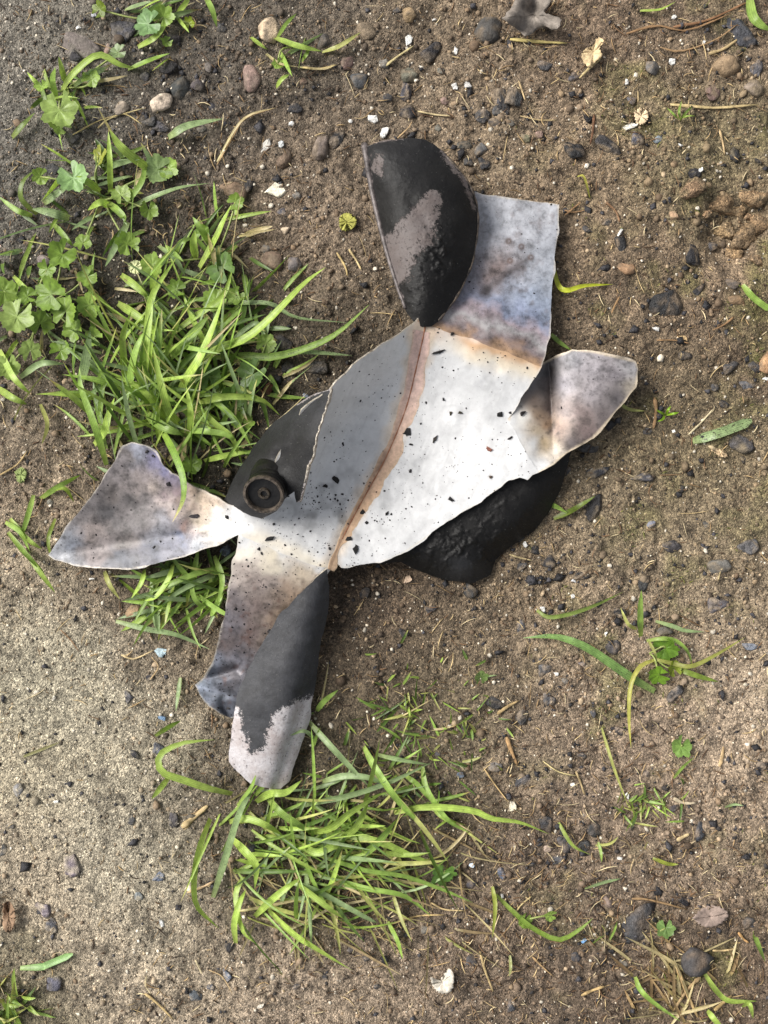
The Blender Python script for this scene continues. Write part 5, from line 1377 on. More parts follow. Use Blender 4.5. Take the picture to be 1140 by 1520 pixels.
# named stones: (px, py, w, h, angle, colour, label)
for a in [
    (120, 70, 64, 40, 15, (112, 102, 94), 'flat grey brown stone at the top left under a small black bit'), (399, 45, 34, 42, 10, (196, 176, 146), 'cream pitted stone near the top edge left of the long leaf blades'),
    (374, 117, 30, 46, -10, PNK, 'pinkish grey oval stone below the cream pitted stone'), (240, 153, 36, 30, -10, (206, 192, 168), 'cream white stone among char and weeds at upper left'),
    (182, 160, 24, 28, 10, (146, 134, 120), 'pale brown stone left of the cream white stone'), (267, 130, 32, 36, 20, (62, 63, 66), 'smooth dark stone touching the cream white stone'), (293, 125, 24, 24, 0, (84, 78, 76), 'round brown grey pebble right of the smooth dark stone'),
    (347, 282, 46, 32, -30 + 50, (126, 106, 86), 'reddish brown oval stone left of the white chip'), (403, 388, 38, 32, 0, (114, 98, 82), 'round reddish brown stone half buried left of the folded shoulder'), (478, 215, 26, 52, 12, (112, 102, 94), 'long grey stone standing left of the folded shoulder tip'),
    (420, 235, 28, 34, 0, (110, 92, 76), 'brown block of stone left of the long grey stone'), (544, 48, 36, 30, 20, (120, 108, 92), 'rough tan grey stone at the top middle'), (532, 120, 28, 28, 0, (84, 86, 88), 'blue grey stone below the tan grey stones at top middle'),
    (482, 62, 24, 24, 0, (84, 80, 76), 'round grey pebble at the top beside a yellow blade'), (516, 92, 22, 28, 30, (128, 108, 96), 'rough pinkish stone between grey pebbles at top middle'), (725, 45, 46, 42, 0, (72, 70, 68), 'round dark grey stone beside the grey dead leaf'),
    (607, 22, 24, 24, 0, (148, 126, 96), 'tan pebble at the top middle'), (607, 112, 28, 26, 20, (108, 106, 92), 'greenish grey stone above two charcoal bits'), (967, 101, 24, 22, 30, (98, 94, 92), 'small square grey stone below the tan dead leaf'),
    (1077, 100, 46, 36, 10, (134, 116, 92), 'large tan stone near the top right corner'), (1118, 132, 30, 28, -10, (128, 116, 104), 'grey tan stone at the right edge near the top'), (1058, 135, 26, 34, 0, (104, 90, 80), 'flat brown stone above the long pale straw'),
    (714, 222, 22, 22, 0, (98, 96, 94), 'smooth grey pebble above the blue panel corner'), (929, 398, 30, 22, 10, (148, 120, 88), 'tan chip of clay right of the yellow twisted blade'), (1095, 445, 32, 18, 10, (122, 100, 76), 'long tan stone left of the blade at the right edge'),
    (1136, 538, 24, 38, 0, (176, 140, 106), 'orange tan stone cut off by the right edge'), (1036, 1428, 54, 44, 10, (68, 66, 66), 'dark speckled rounded stone at lower right below a dead leaf'), (900, 1338, 22, 20, 0, (118, 104, 96), 'pale brown pebble above the big charcoal lump'),
    (198, 908, 26, 22, 0, (150, 126, 98), 'tan pebble below the left wing flap'), (66, 388, 22, 22, 0, (120, 114, 108), 'grey pebble at left above the mallow leaf clump'), (160, 76, 16, 28, 10, (150, 126, 116), 'pink stone sliver beside the flat stone at upper left'),
    (1067, 842, 38, 28, 10, (100, 98, 94), 'flat grey stone sunk in the soil at right above the broad plant'), (987, 936, 30, 14, 0, (96, 92, 88), 'grey stone right under the broad-bladed plant'), (697, 876, 28, 26, 0, (58, 58, 60), 'dark round stone touching the bottom of the sooty underside'),
]:
    px, py, w, h, ang, c, lb = a
    big = lb.startswith('flat')
    stone('stone', px, py, w, h, -ang, c, tall=(0.28 if big else 0.62) * min(w, h), label=lb, group='stones on the soil')

# named charcoal
for a in [
    (989, 450, 44, 42, 20, BLK, 'large shiny black charcoal piece right of the blue panel'), (945, 1368, 50, 64, 20, (60, 59, 60), 'big charcoal lump speckled with soil at lower right'), (748, 152, 28, 46, -20, (34, 33, 34), 'black charcoal splinter standing above the blue panel corner'),
    (763, 144, 24, 26, 10, (58, 58, 60), 'grey charcoal block beside the black splinter'), (638, 80, 30, 30, 0, BLK, 'black charcoal bit with a crumbly top near the top middle'), (605, 166, 24, 22, 0, BLK, 'black charcoal cube right of a white chip above the shoulder'), (603, 137, 18, 26, 0, (58, 58, 64), 'small bluish charcoal bit above the charcoal cube'),
    (850, 222, 36, 28, 10, (30, 29, 30), 'very black crumbly char at right of the folded shoulder'), (905, 218, 44, 20, 25, (50, 48, 48), 'long flaky char right of the very black crumbly char'), (1100, 48, 54, 36, 25, (54, 55, 60), 'long dark slate by the top right corner'), (185, 50, 38, 32, 0, (58, 58, 62), 'flat dark slate chip at the top left beside the weed'),
    (880, 756, 30, 46, 10, (30, 29, 30), 'crumbled black char right of the sooty underside beside the green blade'), (1098, 657, 42, 26, 20, (66, 66, 68), 'flat dark slate right of the speckled cut blade'), (1028, 377, 20, 32, 0, (36, 35, 37), 'upright black char left of the clay clods'), (921, 366, 17, 30, 0, (38, 37, 39), 'black char with a white chip at its top'),
    (112, 83, 20, 16, 20, BLK, 'black bit lying on the flat grey brown stone'), (107, 1285, 24, 32, 0, (92, 86, 94), 'purple grey slate chip on packed soil at lower left'), (80, 1457, 22, 26, 0, (86, 84, 92), 'dark slate chip below the kinked cut blade'), (370, 275, 14, 20, 0, (32, 30, 30), 'black lump standing in for shadow behind the reddish brown oval stone'),  # last one is a black lump added as the oval stone's shadow
    (735, 1042, 28, 18, 0, (48, 46, 46), 'black flat char right of the sprouting grass'), (250, 100, 26, 20, 0, (52, 50, 50), 'dark char bit under the arching blade tip at upper left'),
]:
    px, py, w, h, ang, c, lb = a
    on = gh(120, 70) + 0.0028 if lb.startswith('black bit lying') else None
    stone('charcoal_lump' if 'slate' not in lb else 'slate_chip', px, py, w, h, -ang, c, True, tall=(0.3 if 'slate' in lb else 0.6) * min(w, h), mat=M_CHAR, label=lb, cat='charcoal' if 'slate' not in lb else 'slate', group='charcoal and slate on the soil', on=on)

# smaller pieces, labelled by what they lie beside
for px, py, w, h, ang, c, kind in [
    (239, 187, 24, 16, 0, SLT, 'c'), (438, 161, 22, 14, 0, BLK, 'c'), (497, 207, 22, 26, 20, BLK, 'c'), (395, 370, 18, 18, 0, GRY, 'p'), (438, 392, 22, 22, 0, GRY, 'p'), (418, 315, 14, 12, 0, SLT, 'c'), (423, 343, 16, 13, 0, CRM, 'p'), (735, 183, 24, 14, 20, DGY, 'p'), (755, 182, 20, 12, 0, GRY, 'p'),
    (716, 172, 20, 20, 40, DGY, 'c'), (738, 165, 14, 16, 0, SLT, 'c'), (690, 216, 26, 14, -20, (60, 60, 58), 'c'), (719, 243, 18, 18, 0, (48, 48, 50), 'c'), (695, 240, 16, 14, 0, DGY, 'p'), (851, 114, 17, 13, 0, SLT, 'c'), (808, 98, 22, 14, 20, DGY, 'c'), (947, 205, 18, 24, 10, (70, 72, 80), 'c'), (978, 207, 19, 12, -10, (132, 142, 152), 'p'),
    (937, 150, 14, 12, 0, SLT, 'c'), (1122, 100, 18, 26, 0, SLT, 'c'), (1030, 258, 20, 20, 0, BLK, 'c'), (1090, 230, 14, 22, 0, BLK, 'c'), (1125, 240, 10, 10, 0, BLK, 'c'), (1058, 366, 13, 13, 0, DGY, 'c'), (1037, 430, 20, 18, 0, BLK, 'c'), (1087, 422, 22, 18, 0, (84, 78, 70), 'p'), (1017, 527, 20, 14, 0, BLK, 'c'), (1085, 545, 22, 20, 0, DGY, 'c'), (1110, 570, 26, 14, -20, SLT, 'c'),  # narrow upright black bit above the clods is added as a hole's darkness
    (1120, 545, 20, 16, 0, DGY, 'c'), (1105, 683, 12, 11, 0, BLK, 'c'), (873, 664, 28, 15, 0, DGY, 'c'), (886, 702, 36, 14, -8, (54, 54, 58), 'c'), (952, 708, 32, 12, 0, SLT, 'c'), (967, 778, 15, 10, -20, (130, 136, 146), 'p'), (997, 811, 28, 18, 20, DGY, 'c'), (1110, 812, 30, 22, 0, (84, 84, 84), 'c'), (863, 854, 24, 12, -10, BLK, 'c'), (955, 865, 16, 24, 0, (48, 46, 46), 'c'),
    (815, 833, 22, 20, 0, BLK, 'c'), (795, 815, 18, 16, 0, BLK, 'c'), (775, 842, 14, 12, 0, DGY, 'c'), (774, 928, 13, 22, 10, SLT, 'c'), (809, 994, 20, 16, -10, SLT, 'c'), (840, 1011, 13, 10, 0, GRY, 'p'), (815, 1038, 18, 20, 0, SLT, 'c'), (775, 1062, 18, 24, 30, DGY, 'c'), (910, 961, 22, 20, 0, DGY, 'c'), (1001, 1030, 28, 20, -20, DGY, 'c'), (919, 1084, 22, 15, -15, BLK, 'c'),
    (864, 985, 12, 10, 0, (92, 90, 96), 'p'), (1067, 900, 34, 24, 10, (86, 84, 86), 'c'), (1115, 960, 26, 10, 0, (104, 110, 120), 'c'), (920, 910, 18, 14, 0, BLK, 'c'), (780, 1160, 24, 34, 30, DGY, 'c'), (683, 1150, 13, 12, 0, (92, 100, 116), 'p'), (735, 1138, 22, 16, 0, GRY, 'p'), (863, 1120, 14, 12, 0, DGY, 'c'), (640, 905, 16, 12, 0, DGY, 'c'), (540, 880, 18, 16, 0, BLK, 'c'),
    (600, 940, 16, 14, 0, DGY, 'c'), (809, 1222, 20, 26, 0, (58, 58, 62), 'c'), (837, 1254, 22, 24, 0, SLT, 'c'), (884, 1230, 26, 22, 0, (52, 52, 54), 'c'), (867, 1256, 16, 16, 0, DGY, 'c'), (828, 1276, 18, 13, -20, SLT, 'c'), (813, 1260, 13, 12, 0, (178, 158, 142), 'p'), (745, 1296, 12, 16, -20, (84, 92, 112), 'c'), (700, 1314, 18, 16, 0, SLT, 'p'), (1040, 1235, 16, 30, 10, (58, 60, 64), 'c'), (855, 1420, 16, 16, 0, SLT, 'p'),
    (700, 1425, 18, 18, 0, (86, 84, 84), 'p'), (758, 1492, 14, 17, 0, SLT, 'c'), (1016, 1338, 20, 14, 0, BLK, 'c'), (925, 1430, 14, 14, 0, GRY, 'p'), (1112, 1370, 20, 20, 0, DGY, 'c'), (223, 1005, 12, 11, 0, BLK, 'c'), (192, 1034, 12, 20, -10, SLT, 'c'), (200, 1120, 13, 13, 0, BLK, 'c'), (237, 1115, 18, 22, 10, (88, 88, 94), 'c'), (258, 1215, 16, 24, 0, DGY, 'c'), (285, 1216, 16, 16, 0, BLK, 'c'),
    (195, 1215, 11, 18, 0, DGY, 'c'), (27, 1175, 15, 28, 10, (110, 108, 112), 'c'), (64, 1350, 24, 20, 30, (110, 100, 106), 'c'), (77, 1373, 17, 20, 0, SLT, 'c'), (236, 1301, 20, 14, -20, (96, 104, 118), 'c'), (205, 1330, 16, 14, 0, (122, 124, 124), 'p'), (290, 1477, 18, 16, 0, (78, 82, 90), 'c'), (338, 1448, 13, 18, 0, (100, 108, 122), 'c'), (313, 1465, 12, 12, 0, SLT, 'c'), (340, 1405, 14, 16, 0, BLK, 'c'), (5, 1262, 12, 18, 0, DGY, 'c'),
    (15, 1225, 14, 12, 0, GRY, 'p'), (75, 745, 12, 10, 0, GRY, 'p'), (190, 810, 12, 12, 0, GRY, 'p'), (335, 815, 16, 20, 0, (96, 108, 116), 'c'), (430, 545, 22, 18, 0, BLK, 'c'), (470, 545, 34, 22, 0, (44, 43, 44), 'c'), (420, 510, 30, 24, 0, (46, 44, 42), 'c'), (455, 590, 12, 14, 0, (104, 110, 120), 'p'), (398, 577, 14, 20, 20, (128, 80, 66), 'p'), (300, 190, 16, 14, 0, GRY, 'p'), (330, 40, 14, 14, 0, DGY, 'c'), (310, 100, 14, 16, 0, GRY, 'p'),
    (215, 115, 14, 14, 0, DGY, 'c'), (255, 60, 26, 18, 0, (64, 58, 58), 'c'), (220, 180, 20, 14, 0, DGY, 'c'), (110, 205, 24, 18, 0, (52, 50, 50), 'c'), (80, 252, 26, 18, 0, (46, 45, 46), 'c'), (440, 290, 14, 12, 0, GRY, 'p'), (450, 120, 14, 12, 0, BRN, 'p'), (570, 95, 16, 14, 0, GRY, 'p'), (590, 15, 14, 12, 0, DGY, 'p'), (655, 105, 12, 10, 0, GRY, 'p'), (660, 150, 14, 12, 0, PNK, 'p'), (650, 190, 12, 12, 0, GRY, 'p'),
    (780, 205, 16, 14, 0, (120, 112, 92), 'p'), (800, 200, 12, 12, 0, PNK, 'p'), (575, 145, 16, 14, 0, DGY, 'p'), (1000, 320, 16, 14, 0, TAN, 'p'), (870, 340, 12, 10, 0, DGY, 'c'), (900, 330, 14, 12, 0, (60, 56, 54), 'c'), (1050, 780, 14, 12, 0, DGY, 'c'), (840, 700, 14, 12, 0, DGY, 'c'), (870, 620, 14, 14, 0, BLK, 'c'), (1075, 600, 16, 12, 0, BLK, 'c'), (1060, 575, 14, 12, 0, DGY, 'c'), (960, 640, 14, 10, 0, DGY, 'c'), (955, 560, 18, 12, 0, (60, 56, 52), 'c'), (690, 1080, 12, 14, 0, GRY, 'p'), (650, 1120, 12, 10, 0, SLT, 'p'), (880, 1060, 10, 12, 0, SLT, 'p'), (960, 1150, 12, 14, 0, DGY, 'c'), (1128, 1140, 24, 20, 0, BLK, 'c'), (1000, 1200, 14, 10, 0, DGY, 'c'), (545, 1420, 14, 12, 0, DGY, 'c'), (520, 1410, 12, 10, 0, GRY, 'p'), (480, 1450, 13, 12, 0, SLT, 'c'), (440, 1465, 12, 10, 0, DGY, 'c'), (630, 1380, 12, 14, 0, GRY, 'p'), (560, 1465, 12, 10, 0, DGY, 'p')]:
    if kind == 'c':
        d = 'black char bit' if sum(c) < 135 else ('dark grey slate bit' if sum(c) < 205 else 'bluish grey slate bit')
        stone('charcoal_bit' if sum(c) < 135 else 'slate_chip', px, py, w, h, -ang, c, True, tall=0.5 * min(w, h), mat=M_CHAR, desc=d, cat='charcoal' if sum(c) < 135 else 'slate', group='charcoal and slate on the soil')
    else:
        d = 'small pale pebble' if sum(c) > 420 else ('small brown pebble' if c[0] > c[2] + 20 else 'small grey pebble')
        stone('pebble', px, py, w, h, -ang, c, False, desc=d, cat='pebble', group='pebbles on the soil')

# thin white chips (shell, paint or glass) lying flat
def chip(name, px, py, w, h, ang, col, tall, seed, mat, on=None, lift=0.0):
    r = np.random.default_rng(seed)
    n = 9
    th = np.sort(r.uniform(0, 2 * math.pi, n)); rad = r.uniform(0.62, 1.0, n)
    x = np.cos(th) * rad * w * S * 0.5; y = np.sin(th) * rad * h * S * 0.5
    z = r.uniform(-1, 1, n) * tall * S * 0.35
    V = [(0, 0, tall * S * 0.7)] + [(a * .9, b * .9, c + tall * S * 0.5) for a, b, c in zip(x, y, z)] + [(a, b, c - tall * S * 0.3) for a, b, c in zip(x, y, z)] + [(0, 0, -tall * S * 0.4)]
    F = []
    for i in range(n):
        j = (i + 1) % n
        F += [(0, 1 + i, 1 + j), (1 + i, 1 + n + i, 1 + n + j, 1 + j), (2 * n + 1, 1 + n + j, 1 + n + i)]
    me = bpy.data.meshes.new(name); me.from_pydata(V, [], F); me.update()
    set_color(me, np.broadcast_to(lin(col), (len(V), 3)) * (0.9 + 0.2 * r.random((len(V), 1))))
    o = link(name, me, mat, smooth=False)
    z0 = (gh(px, py) + 0.0007 if on is None else on) + lift
    o.location = W(px, py, z0)
    o.rotation_euler = (random.uniform(-.2, .2), random.uniform(-.2, .2), math.radians(-ang))
    return o
for i, (px, py, w, h, ang, c, lb) in enumerate([
    (408, 281, 40, 36, -20, (226, 218, 196), 'broad cream chip on the soil left of the folded shoulder'), (432, 184, 14, 8, -15, WHT, None), (553, 176, 24, 15, 0, WHT, None), (571, 196, 14, 26, 30, WHT, 'white paint chip touching the top of the folded shoulder'), (395, 220, 18, 32, 20, (176, 172, 164), 'clear grey shard beside the brown block of stone'),
    (417, 215, 12, 14, 0, (206, 208, 206), None), (606, 60, 14, 26, 15, (214, 214, 208), None), (677, 75, 9, 20, 0, WHT, None), (675, 127, 11, 20, -10, WHT, None), (694, 126, 17, 14, 0, (182, 180, 176), None), (997, 91, 15, 13, -20, WHT, None), (1046, 63, 12, 9, -30, WHT, None), (935, 188, 30, 12, -20, (228, 222, 208), None),
    (930, 122, 7, 12, 0, WHT, None), (920, 346, 18, 7, -60, WHT, None), (974, 488, 16, 8, 20, WHT, None), (1012, 501, 22, 12, 20, (206, 176, 130), None), (1137, 563, 12, 8, 20, WHT, None), (1040, 253, 14, 8, -50, WHT, None), (806, 904, 13, 10, 30, WHT, None), (780, 808, 9, 11, 0, WHT, None), (850, 885, 9, 8, 0, WHT, None), (905, 840, 9, 8, 0, (214, 206, 190), None), (851, 863, 11, 7, 0, (206, 206, 206), None),
    (240, 966, 24, 22, 0, (166, 184, 190), 'pale blue glassy shard left of the lower strip'), (240, 1066, 15, 10, 20, (132, 160, 190), 'bluish flake on packed soil left of the strip foot'), (136, 860, 13, 7, 10, WHT, None), (78, 1036, 11, 12, 30, (224, 216, 200), None), (83, 1190, 12, 5, -10, WHT, None), (605, 860, 18, 12, -30, (206, 180, 154), 'thin tan flake at the foot of the white plate'), (761, 1198, 16, 20, 0, (216, 206, 186), None), (867, 1397, 11, 7, -30, (120, 160, 200), 'tiny light blue flake left of the big charcoal lump'),
    (387, 1493, 14, 9, -40, (220, 212, 196), None), (920, 1274, 11, 7, 0, WHT, None), (1106, 1016, 8, 6, 0, (206, 196, 176), None), (117, 42, 10, 9, 0, WHT, None), (139, 22, 11, 9, 0, (214, 214, 222), None), (826, 1000, 9, 8, 0, WHT, None), (745, 1330, 8, 9, 0, WHT, None), (700, 1285, 11, 9, 0, (196, 206, 216), None), (850, 1165, 10, 9, -40, WHT, None), (930, 1180, 8, 16, -30, WHT, None), (240, 1370, 7, 16, -20, (200, 200, 196), None), (1000, 25, 10, 8, 0, WHT, None), (1010, 215, 9, 8, 0, WHT, None), (870, 247, 7, 11, 20, (224, 216, 200), None), (860, 530, 8, 7, 0, WHT, None), (1000, 640, 8, 7, 0, WHT, None), (900, 940, 7, 7, 0, WHT, None), (645, 30, 9, 7, 0, WHT, None), (520, 180, 8, 7, 0, WHT, None), (660, 260, 7, 6, 0, WHT, None)]):
    on = None
    if lb and 'touching the top of' in lb: on = gh(px, py) + 0.002
    o = chip('white_chip' if min(c) > 195 else 'flake', px, py, w, h, ang, c, 3.0, 900 + i, M_STONE, on)
    if lb: tag(o, lb, 'chip', 'pale chips on the soil')
    else: later_label(o, 'small white chip' if min(c) > 195 else 'small tan chip', 'chip', px, py, 'pale chips on the soil')

# straws, twigs and roots
def stick(name, pts, w, col, label=None, desc=None, cat='straw', z=1.4, taper=0.4):
    q = catmull(pts, 9)
    P = []
    for i, (a, b) in enumerate(q):
        P.append(W(a, b, gh(a, b) + z * 0.001 + 0.0004 * math.sin(i * 1.1)))
    o = tube(name, P, [w * S * 0.42 * (1 - taper * i / 8) * (0.55 if i in (0, 8) else 1) * random.uniform(0.8, 1.15) for i in range(9)], M_LITTER, None, 6, 0.4)
    me = o.data
    set_color(me, np.broadcast_to(lin(col) * 0.8, (len(me.vertices), 3)) * (0.75 + 0.4 * rng.random((len(me.vertices), 1))))
    if label: tag(o, label, cat, 'straws and twigs on the soil')
    else:
        m = q[4]; later_label(o, desc, cat, float(m[0]), float(m[1]), 'straws and twigs on the soil')
for pts, w, c, lb in [
    ([(995, 155), (1030, 158), (1065, 160), (1126, 155)], 7, (204, 182, 132), 'long pale straw across the soil near the top right'), ([(757, 58), (800, 62), (842, 64)], 7, (186, 170, 110), 'pale straw under the round dark stone and dead leaf'),
    ([(892, 85), (876, 100), (860, 116)], 6, (200, 180, 132), 'pale straw leaning on the tan dead leaf'), ([(882, 170), (880, 195), (876, 215)], 5, (112, 80, 58), 'brown upright twig right of the black crumbly char'), ([(972, 590), (974, 612), (970, 636)], 8, (160, 128, 92), 'thick tan twig right of the side flap'),
    ([(1022, 645), (1040, 628), (1060, 606)], 4, (210, 196, 160), 'thin white straw above the speckled cut blade'), ([(1052, 662), (1065, 668), (1080, 675)], 8, (196, 176, 140), 'short pale straw under the speckled cut blade'), ([(620, 165), (645, 170), (668, 172)], 4, (196, 178, 136), None), ([(772, 172), (800, 178), (826, 178)], 3, (190, 168, 124), None),
    ([(572, 98), (590, 84), (614, 68)], 5, (206, 190, 140), None), ([(1000, 40), (1050, 30), (1112, 2)], 6, (140, 104, 74), 'brown root curving into the top right corner'), ([(930, 50), (975, 38), (1020, 45), (1085, 20)], 5, (150, 118, 84), 'thin brown root beside the top right corner'), ([(980, 70), (1010, 76), (1060, 60), (1095, 36)], 4, (164, 134, 98), None), ([(1068, 192), (1073, 212), (1076, 230)], 5, (196, 170, 128), None),
    ([(1052, 80), (1075, 72), (1098, 56)], 7, (180, 158, 116), None), ([(270, 1228), (285, 1216), (308, 1196)], 12, (206, 182, 136), 'thick split straw left of the lower grass tuft'), ([(278, 1325), (298, 1318), (318, 1308)], 6, (190, 164, 128), 'dry straw stub at the left side of the lower tuft'), ([(215, 1475), (232, 1488), (258, 1514)], 6, (206, 180, 128), 'bent straw on packed soil at the bottom left'),
    ([(218, 1448), (216, 1462), (224, 1476)], 4, (206, 190, 150), None), ([(290, 1425), (296, 1438), (300, 1446)], 4, (216, 200, 160), None), ([(752, 1094), (758, 1112), (768, 1136)], 9, (186, 150, 106), 'flat tan straw in the sprouting grass'), ([(738, 1060), (752, 1050), (770, 1040)], 7, (170, 146, 104), None), ([(855, 1145), (861, 1160), (868, 1180)], 5, (180, 158, 116), None), ([(718, 1140), (735, 1165), (754, 1190)], 3.5, (196, 168, 120), None),
    ([(806, 1130), (830, 1146), (858, 1152)], 3.5, (196, 180, 130), None), ([(1068, 1138), (1072, 1124), (1074, 1108)], 8, (196, 168, 126), 'thick tan straw stub on the light soil at right'), ([(1000, 1185), (1015, 1192), (1034, 1192)], 7, (206, 190, 160), None), ([(712, 1412), (720, 1440), (732, 1472)], 5, (196, 172, 124), None), ([(863, 1478), (880, 1470), (898, 1464)], 7, (206, 176, 124), None), ([(1058, 1411), (1075, 1411), (1096, 1408)], 5, (196, 172, 126), None),
    ([(1096, 1384), (1104, 1394), (1112, 1400)], 6, (190, 150, 100), None), ([(790, 1420), (805, 1435), (822, 1450)], 4, (180, 150, 108), None), ([(1040, 1450), (1020, 1470), (1000, 1500)], 8, (170, 144, 106), 'thick dry stalk among the grass at the bottom right'), ([(1005, 1435), (1018, 1470), (1036, 1510)], 9, (186, 158, 112), 'split dry stalk below the dark speckled stone'), ([(1060, 1500), (1072, 1490), (1086, 1478)], 8, (190, 162, 112), None), ([(938, 1334), (965, 1336), (1020, 1350)], 5, (164, 134, 96), None),
    ([(1005, 1248), (1015, 1242), (1024, 1238)], 8, (206, 184, 140), None), ([(1066, 862), (1069, 850), (1073, 842)], 3, (206, 186, 140), None), ([(756, 823), (772, 828), (790, 832)], 4, (206, 186, 140), 'pale straw between char crumbs below the sooty underside'), ([(0, 705), (25, 690), (40, 670)], 4, (180, 156, 110), None), ([(145, 190), (165, 175), (215, 160)], 3, (196, 180, 130), None), ([(108, 200), (150, 178), (200, 165)], 3, (186, 168, 118), None), ([(180, 168), (192, 172), (210, 184)], 3, (186, 168, 118), None),
    ([(322, 245), (345, 205), (365, 175), (410, 160)], 4, (176, 148, 110), 'thin root curving above the reddish brown oval stone'), ([(450, 100), (475, 102), (500, 96)], 5, (190, 170, 120), None), ([(518, 370), (528, 385), (536, 400)], 5, (206, 184, 136), None), ([(500, 375), (512, 395), (516, 410)], 5, (196, 172, 120), None), ([(590, 205), (606, 190), (612, 180)], 3, (190, 160, 120), None), ([(770, 120), (775, 135), (780, 150)], 4, (206, 180, 136), None), ([(900, 300), (915, 315), (920, 330)], 5, (140, 108, 80), None), ([(838, 320), (855, 306), (862, 300)], 4, (150, 118, 84), None), ([(838, 312), (852, 315), (868, 312)], 4, (156, 124, 90), None),
    ([(920, 440), (912, 455), (908, 465)], 4, (170, 136, 96), None), ([(1090, 470), (1075, 482), (1058, 490)], 4, (150, 118, 84), None), ([(975, 505), (1000, 505), (1025, 510)], 3, (164, 130, 92), None), ([(130, 460), (110, 470), (90, 480)], 3, (186, 168, 118), None), ([(222, 1010), (235, 990), (225, 975)], 3, (186, 160, 120), None), ([(90, 935), (105, 950), (118, 968)], 3, (150, 120, 90), None), ([(180, 972), (195, 978), (208, 975), (228, 965)], 4, (206, 184, 140), None), ([(310, 1440), (330, 1450), (345, 1475)], 3, (196, 170, 128), None), ([(560, 1390), (585, 1400), (600, 1420)], 3, (190, 166, 120), None), ([(640, 1340), (660, 1350), (690, 1352)], 4, (200, 176, 128), None), ([(580, 1372), (620, 1360), (660, 1358)], 4, (196, 170, 120), None), ([(765, 1355), (775, 1342), (790, 1330)], 3.5, (200, 180, 130), None)]:
    stick('straw' if c[0] > 160 else 'twig', pts, w, c, lb, 'thin dry straw' if c[0] > 160 else 'thin brown twig', 'straw' if c[0] > 160 else 'twig')

# dead leaves
def dead_leaf(px, py, outline, col, label, zmm=3.0, curl=0.5, vein=True, cat='dead leaf', name='dead_leaf', mat=None):
    P = catmull(outline + [outline[0]], 46)[:-1]
    P = P + np.stack([1.2 * np.sin(np.arange(45) * 2.9 + px), 1.2 * np.cos(np.arange(45) * 3.7 + py)], 1)
    c0 = P.mean(0)
    V = []; C = []; R = 5
    base = lin(col)
    for j in range(R + 1):
        u = j / R
        for k in range(45):
            q = c0 + (P[k] - c0) * u
            dx, dy = q - c0
            z = zmm * (0.35 + curl * (abs(dx) * 0.04 + 0.3 * math.sin(dx * 0.16 + dy * 0.09) + 0.25 * math.sin(dy * 0.2 - dx * 0.05))) * 0.001
            V.append(W(q[0], q[1], gh(px, py) + 0.001 + max(z, 0)))
            C.append(base * (0.85 + 0.3 * random.random()) * (1.25 if vein and abs(math.sin(3 * math.atan2(dy, dx))) < 0.12 else 1))
    F = []
    for j in range(R):
        for k in range(45):
            k2 = (k + 1) % 45
            a, b, c, d = j * 45 + k, (j + 1) * 45 + k, (j + 1) * 45 + k2, j * 45 + k2
            F.append((b, c, a) if j == 0 else (a, b, c, d))
    me = bpy.data.meshes.new(name); me.from_pydata(V, [], F); me.update()
    set_color(me, np.array(C))
    o = link(name, me, mat or M_LITTER)
    so = o.modifiers.new('thickness', 'SOLIDIFY'); so.thickness = 0.0003
    tag(o, label, cat, 'dead leaves on the soil')
    return o
dead_leaf(790, 22, [(745, 28), (760, 10), (772, -12), (800, -8), (818, 2), (808, 18), (832, 28), (826, 44), (805, 40), (782, 54), (768, 44)], (122, 114, 106), 'grey curled dead leaf at the top edge', 9, 0.9)
dead_leaf(880, 78, [(862, 80), (870, 72), (880, 68), (888, 56), (896, 60), (890, 72), (894, 82), (886, 90), (876, 100), (866, 92)], (204, 180, 140), 'tan lobed dead leaf near the top right', 5, 0.8)
dead_leaf(655, 1457, [(638, 1450), (652, 1455), (666, 1438), (674, 1448), (670, 1470), (655, 1474), (644, 1466)], (192, 184, 170), 'pale dead leaf at the bottom middle', 5, 0.7)
dead_leaf(1054, 1358, [(1028, 1362), (1040, 1350), (1058, 1344), (1076, 1350), (1081, 1360), (1068, 1372), (1050, 1376), (1036, 1370)], (138, 122, 112), 'grey brown oval dead leaf right of the tiny lobed seedling', 4, 0.5)
dead_leaf(515, 329, [(503, 332), (506, 320), (516, 316), (527, 322), (528, 334), (518, 342), (507, 341)], (150, 148, 72), 'yellow green round leaf left of the folded black shoulder', 3, 0.5)
dead_leaf(12, 1362, [(4, 1342), (14, 1338), (22, 1352), (22, 1372), (14, 1384), (5, 1376)], (132, 108, 86), 'curled brown leaf at the left edge near the bottom', 8, 0.8)
dead_leaf(1068, 672, [(1055, 668), (1066, 666), (1080, 676), (1070, 678)], (190, 166, 132), 'sliver of tan leaf below the speckled cut blade', 2, 0.4)
dead_leaf(950, 172, [(940, 166), (952, 160), (962, 168), (958, 182), (946, 184)], (206, 184, 150), 'pale papery leaf scrap left of the long pale straw', 3, 0.5)
dead_leaf(30, 705, [(22, 700), (32, 694), (40, 702), (34, 716), (26, 714)], (128, 142, 84), 'small olive leaf left of the wing flap', 3, 0.5)
dead_leaf(200, 395, [(190, 392), (202, 386), (212, 394), (206, 406), (194, 404)], (196, 200, 150), 'pale withered leaf among the weeds above the dense tuft', 6, 0.5)

